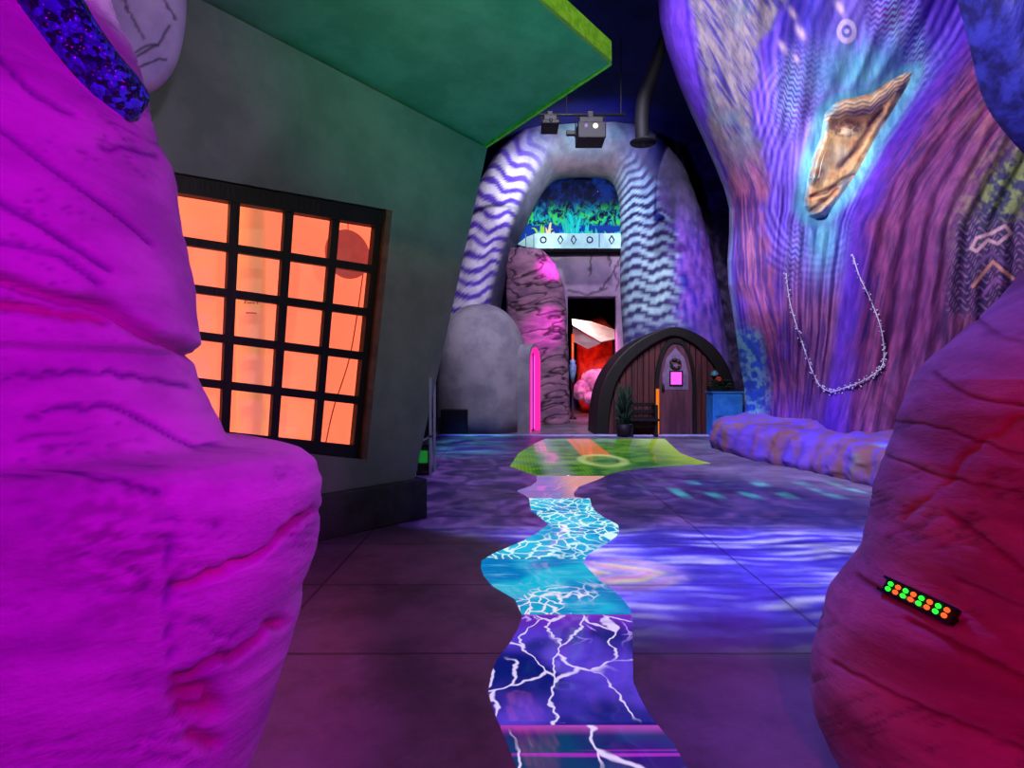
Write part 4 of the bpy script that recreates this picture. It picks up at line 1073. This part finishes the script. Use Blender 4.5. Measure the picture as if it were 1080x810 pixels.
# ------------------------------------------------------------------ pointed pod house
YP = 13.35
k_ = YP / F
pod = empty('pod_house', (at(705, 0, YP)[0], YP, 0), 'dark rimmed pointed arch hut of red brown planks with a plum door', 'hut')
def podp(px, py, Yq=YP): return np.array([(px - CX) * k_, Yq, max(H - (py - CY) * k_, 0)])
oo = spline([(627, 458.6), (629, 430), (635, 404), (646, 384), (662, 367), (684, 353), (709, 345), (733, 352), (752, 366), (766, 386), (774, 410), (777, 435), (778, 458.6)], 60)
ii = spline([(641, 458.6), (643, 432), (648, 409), (657, 391), (671, 376), (689, 363), (709, 355), (728, 362), (743, 375), (755, 392), (762, 413), (764, 436), (765, 458.6)], 60)
n = 60
V = [podp(*p, YP - .12) for p in oo] + [podp(*p, YP - .12) for p in ii] + [podp(*p, YP + 1.2) for p in oo] + [podp(*p, YP + 1.2) for p in ii]
Fc = []
for i in range(n - 1):
    Fc += [(i + 1, i, n + i, n + i + 1), (3 * n + i, 2 * n + i, 2 * n + i + 1, 3 * n + i + 1), (i, i + 1, 2 * n + i + 1, 2 * n + i), (n + i + 1, n + i, 3 * n + i, 3 * n + i + 1)]
fin(mesh('rim', V, Fc, M['black_wood'], pod, False), .03)['label'] = 'thick black stained wooden rim'
pl = MB()
inx = np.linspace(641.5, 764.5, 21)
for a, b_ in zip(inx[:-1], inx[1:]):
    def topy(x):
        return float(np.interp(x, ii[:, 0], ii[:, 1])) - 2
    ya, yb = topy(a + .4), topy(b_ - .4)
    ym = min(ya, yb)
    A0, B0 = podp(a + .5, 458.6), podp(b_ - .5, 458.6); A1, B1_ = podp(a + .5, ya), podp(b_ - .5, yb)
    off = np.array([0, .05, 0])
    pl.hexa([A0, B0, B0 + off, A0 + off, A1, B1_, B1_ + off, A1 + off])
pl.build('plank_front', M['plank'], pod)
MB().prism([podp(*p, YP + .06) for p in ii], (0, .05, 0)).build('backing', M['black_wood'], pod)
# door
def lance(cx_, w, yt, ysp, nseg=14):   # pointed arch outline in front-plane units
    L_ = [(cx_ - w, 458.6), (cx_ - w, ysp)]
    for t in np.linspace(0, 1, nseg)[1:]:
        L_.append((cx_ - w * math.cos(t * math.pi / 2) ** .85 if t < 1 else cx_, ysp + (yt - ysp) * math.sin(t * math.pi / 2) ** 1.1))
    Rr = [(2 * cx_ - x, y) for x, y in reversed(L_[:-1])]
    return L_ + Rr
f_o, f_i = lance(711.5, 21.5, 357, 410), lance(711.5, 18, 362, 410)
n = len(f_o)
V = [podp(*p, YP - .10) for p in f_o] + [podp(*p, YP - .10) for p in f_i] + [podp(*p, YP) for p in f_o] + [podp(*p, YP) for p in f_i]
Fc = []
for i in range(n - 1):
    Fc += [(i + 1, i, n + i, n + i + 1), (i, i + 1, 2 * n + i + 1, 2 * n + i), (n + i + 1, n + i, 3 * n + i, 3 * n + i + 1), (2 * n + i, 2 * n + i + 1, 3 * n + i + 1, 3 * n + i)]
mesh('door_frame', V, Fc, M['black_wood'], pod, False)
door = MB().prism([podp(*p, YP - .06) for p in lance(711.5, 17.8, 362.5, 410)], (0, .06, 0)).build('door', M['doorwood'], pod)
def dbox(px0, px1, py0, py1, y0, y1): 
    p, q = podp(px0, py1), podp(px1, py0)
    return MB().box(p[0], q[0], y0, y1, p[2], q[2])
MB().prism([podp(*p, YP - .075) for p in ([(698, 411), (698, 395)] + [(702, 378), (711.5, 367), (721, 378)] + [(725, 395), (725, 411)])], (0, .016, 0)).sub('upper_panel', M['doorpale'], door)
wn = MB(); 
for b_ in ((705, 719, 391, 392.5), (705, 719, 405.5, 407), (705, 706.3, 392, 406), (717.7, 719, 392, 406)):
    p, q = podp(b_[0], b_[3]), podp(b_[1], b_[2]); wn.box(p[0], q[0], YP - .10, YP - .074, p[2], q[2])
wn.sub('window_frame', M['black_wood'], door)
dbox(706.3, 717.7, 392.5, 405.5, YP - .088, YP - .078).sub('window_pane', M['pinkglow'], door)['label'] = 'pink glowing square pane'
p = podp(698, 409); MB().ball((p[0], YP - .10, p[2]), (.035, .05, .10), 10, 8).sub('handle', M['black'], door, True)
for px in (704, 718):
    for py in (418, 440):
        dbox(px - 4.5, px + 4.5, py, py + 14, YP - .068, YP - .058).sub('lower_panel', M['doorwood'], door)
wr = MB()
wc = podp(711, 384)
for j in range(40):
    t = RNG.uniform(0, 2 * math.pi); wr.ball((wc[0] + .11 * math.cos(t), YP - .10 + RNG.uniform(-.02, .01), wc[2] + .10 * math.sin(t)), RNG.uniform(.02, .04), 6, 4)
wre = empty('door_wreath', (wc[0], YP - .1, wc[2]), 'small dark leafy wreath with red berries above the pink door window', 'wreath')
wr.build('foliage', M['leafdark'], wre, True)
for dx, dz_ in ((-.08, .02), (.05, .07), (.02, -.09), (.10, -.03)):
    MB().ball((wc[0] + dx, YP - .14, wc[2] + dz_), .022, 8, 6).build('berry', M['ledr'] if False else M['red'], wre, True)
for a, b_ in ((410, 428), (429, 447), (447.5, 457)):
    pass
p, q = podp(690.6, 457), podp(693.4, 410)
tag(MB().box(p[0], q[0], YP - .16, YP - .11, p[2], q[2]).build('light_strip', M['orange']), 'thin upright orange light strip beside the plum pointed door', 'light')
# bench of slats, plants, blue cabinet
bn = empty('slatted_bench', (podp(675, 0)[0], YP - .4, 0), 'dark slatted wooden bench left of the plum door', 'bench')
for i, py in enumerate((424, 431, 438, 445)):
    p, q = podp(660, py + 4), podp(688, py); MB().box(p[0], q[0], YP - .30 - .05 * i, YP - .26 - .05 * i, p[2], q[2]).build('slat', M['black_wood'], bn, bevel=.006)
for px in (661.5, 686.5):
    p = podp(px, 400); MB().box(p[0] - .035, p[0] + .035, YP - .52, YP - .2, 0, .72).build('leg', M['black_wood'], bn, bevel=.006)
p, q = podp(659, 444), podp(689, 441); MB().box(p[0], q[0], YP - .62, YP - .2, .36, .41).build('seat', M['black_wood'], bn, bevel=.006)
def bush(name, px, pz0, w, h2, Yq, m_, label, nleaf=70, pot=None):
    b0 = np.array([(px - CX) * k_, Yq, pz0]); root = empty(name, b0, label, 'plant')
    mb = MB()
    for j in range(nleaf):
        a = RNG.uniform(0, 2 * math.pi); rr_ = RNG.uniform(0, 1) ** .5; zz_ = RNG.uniform(.15, 1)
        tip = b0 + np.array([w * rr_ * math.cos(a), w * .7 * rr_ * math.sin(a), h2 * zz_])
        st = b0 + np.array([w * .3 * rr_ * math.cos(a), w * .2 * rr_ * math.sin(a), h2 * zz_ * .55])
        md = (tip + st) / 2 + np.array([0, 0, .04])
        mb.tube([st, md, tip], [.008, .03, .004], 5)
    mb.build('foliage', m_, root, True)
    if pot: MB().lathe((b0[0], Yq, pz0), [(.10, 0), (.15, .02), (.18, .28), (.15, .29)], 16).build('pot', M['black'], root, True)
    else: MB().box(b0[0] - w * .8, b0[0] + w * .8, Yq - .1, Yq + .1, pz0, pz0 + .10).build('planter', M['black_wood'], root)
    return root
bush('potted_shrub', 654, 0, .26, 1.22, YP - .45, M['leafdark'], 'tall dark green shrub at the left edge of the plank hut', 120, True)
p, q = podp(742, 458), podp(772, 414)
cab = empty('blue_cabinet', ((p[0] + q[0]) / 2, YP - .4, 0), 'blue painted cabinet standing right of the plum door', 'cabinet')
MB().box(p[0], q[0], YP - .62, YP - .18, 0, q[2]).build('body', M['bluebox'], cab, bevel=.012)
MB().box(p[0] - .03, q[0] + .03, YP - .65, YP - .15, q[2], q[2] + .035).build('top', M['bluebox'], cab, bevel=.008)
MB().box(p[0] + .08, q[0] - .05, YP - .64, YP - .615, .10, q[2] * .42).build('lower_panel', mat('deep_blue_panel', L(20, 60, 170), L(14, 44, 140), 4, .5), cab)
MB().box(p[0] + .05, q[0] - .05, YP - .64, YP - .615, q[2] * .48, q[2] - .06).build('upper_panel', M['bluebox'], cab)
bush('planter_greenery', 754, q[2] + .037, .36, .28, YP - .40, M['leafdark'], 'dark green trailing plants on top of the blue cabinet', 110)
fc_ = podp(750, 400)
fl_ = empty('red_flower', (fc_[0], YP - .45, q[2] + .04), 'small red flower rising from the greenery on the blue cabinet', 'flower')
MB().tube([(fc_[0], YP - .45, q[2] + .14), (fc_[0], YP - .47, fc_[2])], .01, 6).build('stem', M['leafdark'], fl_)
fb = MB()
for t in np.linspace(0, 2 * math.pi, 6, endpoint=False): fb.ball((fc_[0] + .04 * math.cos(t), YP - .48, fc_[2] + .04 * math.sin(t)), .03, 6, 5)
fb.build('petals', M['red'], fl_, True)
gl_ = podp(753, 396)
wl = empty('wall_ornament', (gl_[0], YP, gl_[2]), 'small round blue ornament fixed to the planks above the blue cabinet', 'ornament')
MB().lathe((gl_[0], YP - .06, gl_[2] - .02), [(.07, 0), (.1, .04), (.07, .10), (.02, .14)], 12).build('glass_globe', M['teal'], wl, True)
MB().box(gl_[0] - .02, gl_[0] + .02, YP - .06, YP, gl_[2] - .04, gl_[2] + .02).build('bracket', M['black'], wl)

# ------------------------------------------------------------------ overhead
YL = 12.0
pz_ = at(0, 121, YL)[2]
pipe = empty('lighting_pipe', (1.2, YL, pz_), 'black overhead pipe carrying the stage lights before the arch', 'pipe')
MB().tube([(-.2, YL, pz_), (2.4, YL, pz_)], .03, 10).build('rail', M['black'], pipe, True)
for x in (0, 1.15, 2.3): MB().tube([(x, YL, pz_), (x, YL, CEIL)], .012, 6).build('hanger', M['black'], pipe)
def stage(px0, px1, py0, py1, label, big):
    p, q = at(px0, py1, YL), at(px1, py0, YL); cx_ = (p[0] + q[0]) / 2
    r_ = empty('stage_light', (cx_, YL, pz_), label, 'light')
    MB().box(p[0], q[0], YL - .28, YL + .28, p[2], q[2] - .16).build('body', M['steel'], r_, bevel=.02)
    MB().box(p[0] + .04, q[0] - .04, YL - .2, YL + .2, q[2] - .16, q[2] - .02).build('upper_case', M['black'], r_, bevel=.02)
    yk = MB().tube([(p[0] - .02, YL, p[2] + .12), (p[0] - .02, YL, pz_ - .06), (q[0] + .02, YL, pz_ - .06), (q[0] + .02, YL, p[2] + .12)], .02, 6)
    yk.build('yoke', M['black'], r_)
    MB().box(cx_ - .05, cx_ + .05, YL - .06, YL + .06, pz_ - .08, pz_ + .05).build('clamp', M['black'], r_)
    zc_ = (p[2] + q[2] - .16) / 2 + .02
    if big:
        for dx, m_, r0_ in ((.07, M['lampspot'], .055), (-.12, M['lampdim'], .05)):
            mb = MB().ball((cx_ + dx, YL - .29, zc_ + .05), (r0_, .03, r0_), 14, 8); mb.build('lens', m_, r_, True)
        MB().box(p[0] - .22, p[0] - .03, YL - .08, YL + .02, zc_ - .04, zc_ + .05).build('side_arm', M['black'], r_, bevel=.01)
    else:
        MB().ball((cx_, YL - .28, zc_), (.04, .02, .04), 10, 6).build('lens', M['black'], r_, True)
stage(608, 637, 126, 151, 'violet lit stage projector with bright lens hanging under the pipe', True)
stage(571, 589, 124, 136, 'small black stage light at the left end of the pipe, by the roof', False)
hp = spline([at(700, 38, YL), at(694, 62, YL), at(686, 85, YL), at(679, 105, YL), at(677, 125, YL), at(677, 138, YL), at(677.5, 146, YL), at(678, 149, YL), at(678, 151, YL)], 30)
hr = np.interp(np.linspace(0, 1, 30), [0, .3, .62, .78, .9, 1], [.10, .15, .14, .14, .28, .27])
tag(MB().tube(hp, list(hr), 24).build('hanging_horn', mat('navy_horn', L(12, 10, 20), L(7, 6, 16), 3, .7), None, True), 'dark flared horn hanging from the ceiling right of the stage projector', 'horn')

# ------------------------------------------------------------------ light
def spot(name, loc, tgt, color, power, size, blend=.4, rad=.05):
    ld = bpy.data.lights.new(name, 'SPOT'); ld.color = color; ld.energy = power; ld.spot_size = math.radians(size); ld.spot_blend = blend; ld.shadow_soft_size = rad
    o = bpy.data.objects.new(name, ld); COL.objects.link(o); o.location = loc
    o.rotation_euler = (Vector(tgt) - Vector(loc)).to_track_quat('-Z', 'Y').to_euler()
    return o
def point(name, loc, color, power, rad=.1):
    ld = bpy.data.lights.new(name, 'POINT'); ld.color = color; ld.energy = power; ld.shadow_soft_size = rad
    o = bpy.data.objects.new(name, ld); COL.objects.link(o); o.location = loc
    return o
spot('magenta_spot', (1.0, -.6, 2.0), (-1.45, 1.15, 1.15), (.84, .0, 1), 235, 62, .35)
spot('plum_floor_spot', (.3, 1.5, 3.5), (-.35, 2.7, 0), (.62, .08, .74), 95, 66, .8)
spot('red_spot', (.1, -1.5, 2.3), (1.5, 1.4, .9), (1, .0, .08), 150, 66, .5)
spot('magenta_low_spot', (-.2, -.8, .7), (1.3, 1.4, .3), (.9, .0, .5), 12, 60, .6)
spot('green_wash', (.93, 1.40, .95), (-.1, 4.7, 4.25), (.0, 1, .55), 380, 58, .9)
spot('house_front_spot', (1.6, 1.0, 3.5), (-1.6, 4.6, 2.4), (1, .93, .78), 130, 56, .8)
spot('tree_projector', (.6, 4.2, 7.2), (5.3, 8.8, 4.5), (.88, .80, 1), 2850, 86, .35)
spot('foot_spot', (2.2, 8.4, 6.9), (4.25, 10.5, 1.4), (.45, .75, 1), 900, 24, .6)
spot('face_fill_spot', (2.2, 3.6, 5.6), (5.0, 8.85, 4.75), (1, .95, .85), 1500, 15, .6)  # added fill to brighten the face; stands for no known projector
spot('arch_projector', (1.2, 8.0, 7.6), (1.3, 16, 3.4), (.85, .82, 1), 2250, 66, .5)
spot('strata_spot', (2.6, 14.4, 4.9), (1.15, 16.4, 4.55), (1, .03, .85), 1100, 22, .9)
spot('strata_low_spot', (2.6, 14.4, 4.4), (.95, 16.4, 2.75), (1, .03, .85), 900, 26, .9)
point('window_lamp', tuple(wq(.12, 1.0, .5)), (1, .55, .25), 1.6, .15)
point('window_low_lamp', tuple(wq(.75, -.02, .45)), (1, .5, .2), 1.2, .15)
spot('canopy_spot', (2.2, 19.6, 3.8), (2.9, 20.8, 2.4), (1, .62, .55), 260, 90, .5)
spot('red_mound_spot', (2.0, 20.2, 2.3), (3.2, 22.3, 1.3), (1, .10, .05), 170, 100, .5)
spot('pink_floor_spot', (2.7, 17.2, 3.6), (2.6, 19.4, .2), (1, .2, .55), 650, 70, .6)
spot('hut_spot', (-.6, 9.5, 6.5), (-.8, 14.2, 1.4), (.78, .68, 1), 120, 34, .6)
spot('pod_spot', (3.0, 8.5, 6.5), (3.7, 13.3, 1.2), (.6, .5, 1), 24, 36, .6)
spot('arch_top_spot', (1.25, 12.4, 6.2), (1.5, 16.4, 7.0), (.85, 1, .9), 800, 76, .8)
spot('haze_blue', (2.0, 13.5, 7.4), (3.0, 19, 7.2), (.06, .06, 1), 260, 110, 1)
spot('bark_spot', (2.5, 1.0, 5.0), (4.6, 5, 4.6), (.25, .25, 1), 26, 50, .5)
spot('shell_spot', (-.2, .6, 2.2), (-1.9, 2.8, 3.1), (.75, .55, 1), 100, 34, .5)
spot('rim_spot', (.9, 5.5, 5.05), (1.15, 2.0, 1.0), (.20, .10, 1), 620, 26, .7)
spot('fascia_spot', (1.5, 3.3, 5.2), (.48, 4.35, 4.1), (1, .95, .1), 60, 44, .7)
# ceiling projector throwing water ripples and mottled violet on the floor
pj = spot('floor_projector', (1.2, 6.4, 8.2), (1.2, 6.4, 0), (1, 1, 1), 5200, 130, .2, .035)
pj.rotation_euler = (0, 0, 0)
ld = pj.data; ld.use_nodes = True
nt = NT(ld.node_tree); em = [n for n in nt.n if n.type == 'EMISSION'][0]
nv = nt.sep(nt.new('ShaderNodeTexCoord').outputs['Normal'])
fx = nt.m('ADD', nt.m('MULTIPLY', nt.m('DIVIDE', nv[0], nv[2]), -8.2), 1.2)
fy = nt.m('ADD', nt.m('MULTIPLY', nt.m('DIVIDE', nv[1], nv[2]), -8.2), 6.4)
P = nt.xyz(fx, fy, 0.0)
wob = nt.noise(P, 1.2, 2)[0]
bnd = nt.noise(nt.xyz(nt.m('MULTIPLY', fx, .7), nt.m('ADD', nt.m('MULTIPLY', fy, 6.4), nt.m('MULTIPLY', wob, 2.2)), 0.0), 1.5, 4, .55, .4)[0]
rip = nt.mix(nt.step(bnd, .36, .50), L(34, 20, 170), L(70, 70, 235))
rip = nt.mix(nt.step(bnd, .50, .64), rip, L(190, 205, 255))
rip = nt.mix(nt.m('MULTIPLY', nt.step(fy, 2.9, 2.4), .8), rip, L(70, 26, 170))
mott = nt.noise(nt.xyz(fx, nt.m('MULTIPLY', fy, .8), 0.0), 2.6, 6, .7, 1.2)[0]
mot = nt.mix(nt.step(mott, .44, .62), L(28, 8, 105), L(132, 96, 190))
mot = nt.mix(nt.m('MULTIPLY', nt.step(fx, .6, 3.0), .45), mot, L(70, 90, 190))
far = nt.mix(nt.step(nt.noise(nt.xyz(nt.m('MULTIPLY', fx, .5), nt.m('MULTIPLY', fy, 1.5), 0.0), 1.5, 4, .6, 1)[0], .42, .6), L(60, 40, 200), L(90, 190, 225))
c = nt.mix(nt.step(fy, 5.2, 4.6), mot, rip)
c = nt.mix(nt.m('MULTIPLY', nt.step(fy, 9.0, 10.5), nt.step(fx, .2, -.4)), c, far)
# row of cyan glyph-like dabs and the coloured swirl
gda = nt.m('MULTIPLY', nt.step(fy, 6.1, 6.4), nt.step(fy, 7.4, 7.0))
gdb = nt.m('MULTIPLY', nt.step(fx, 1.5, 1.8), nt.step(nt.wave(nt.xyz(fx, nt.m('MULTIPLY', fy, .3), 0.0), .75, 2.5, 1, 'X'), .62, .8))
gd = nt.m('MULTIPLY', nt.m('MULTIPLY', gda, gdb), nt.step(nt.noise(P, 1.7, 1)[0], .40, .52))
c = nt.mix(nt.m('MULTIPLY', gd, 1.0), c, L(90, 240, 250))
sx, sy = nt.m('SUBTRACT', fx, .74), nt.m('SUBTRACT', fy, 3.82)
sd_ = nt.m('SQRT', nt.m('ADD', nt.m('POWER', nt.m('MULTIPLY', sx, 1.9), 2), nt.m('POWER', nt.m('MULTIPLY', sy, 2.4), 2)))
vee = nt.m('ADD', nt.m('MULTIPLY', sx, 1.6), nt.m('MULTIPLY', nt.m('ABSOLUTE', sy), 3.0))
sw = nt.m('FRACT', nt.m('ADD', nt.m('MULTIPLY', vee, 1.7), nt.m('MULTIPLY', nt.noise(P, 4, 3)[0], 1.2)))
swc = nt.mix(nt.step(sw, .1, .3), L(200, 130, 220), L(235, 235, 150)); swc = nt.mix(nt.step(sw, .4, .55), swc, L(150, 160, 245)); swc = nt.mix(nt.step(sw, .7, .9), swc, L(215, 190, 200))
c = nt.mix(nt.m('MULTIPLY', nt.step(sd_, .95, .35), .9), c, swc)
msk = nt.m('MULTIPLY', nt.m('MULTIPLY', nt.step(fy, 2.5, 3.7), nt.step(fy, 13.8, 13.0)), nt.m('MULTIPLY', nt.step(nt.m('ADD', fx, nt.m('MULTIPLY', nt.step(fy, 4.2, 5.6), 1.7)), -.1, .55), nt.step(fx, 6.0, 5.0)))
gain = nt.mix(nt.step(fy, 5.6, 4.6), (1.3, 1.3, 1.3), (3.3, 3.3, 3.3))
gain = nt.mix(nt.m('MULTIPLY', nt.step(fx, .5, -.3), nt.step(fy, 8, 6)), gain, (.9, .9, .9))
nt.put(em.inputs['Color'], nt.mix(1.0, c, gain, 'MULTIPLY'))
nt.put(em.inputs['Strength'], msk)

w = bpy.data.worlds.new('world'); S.world = w; w.use_nodes = True
w.node_tree.nodes['Background'].inputs[0].default_value = (.01, .008, .03, 1)
S.view_settings.view_transform = 'Standard'; S.view_settings.look = 'None'
S.view_settings.exposure = 0; S.view_settings.gamma = 1; S.view_settings.use_curve_mapping = False
S.cycles.use_denoising = True
S.cycles.max_bounces = 6
S.cycles.sample_clamp_indirect = 4
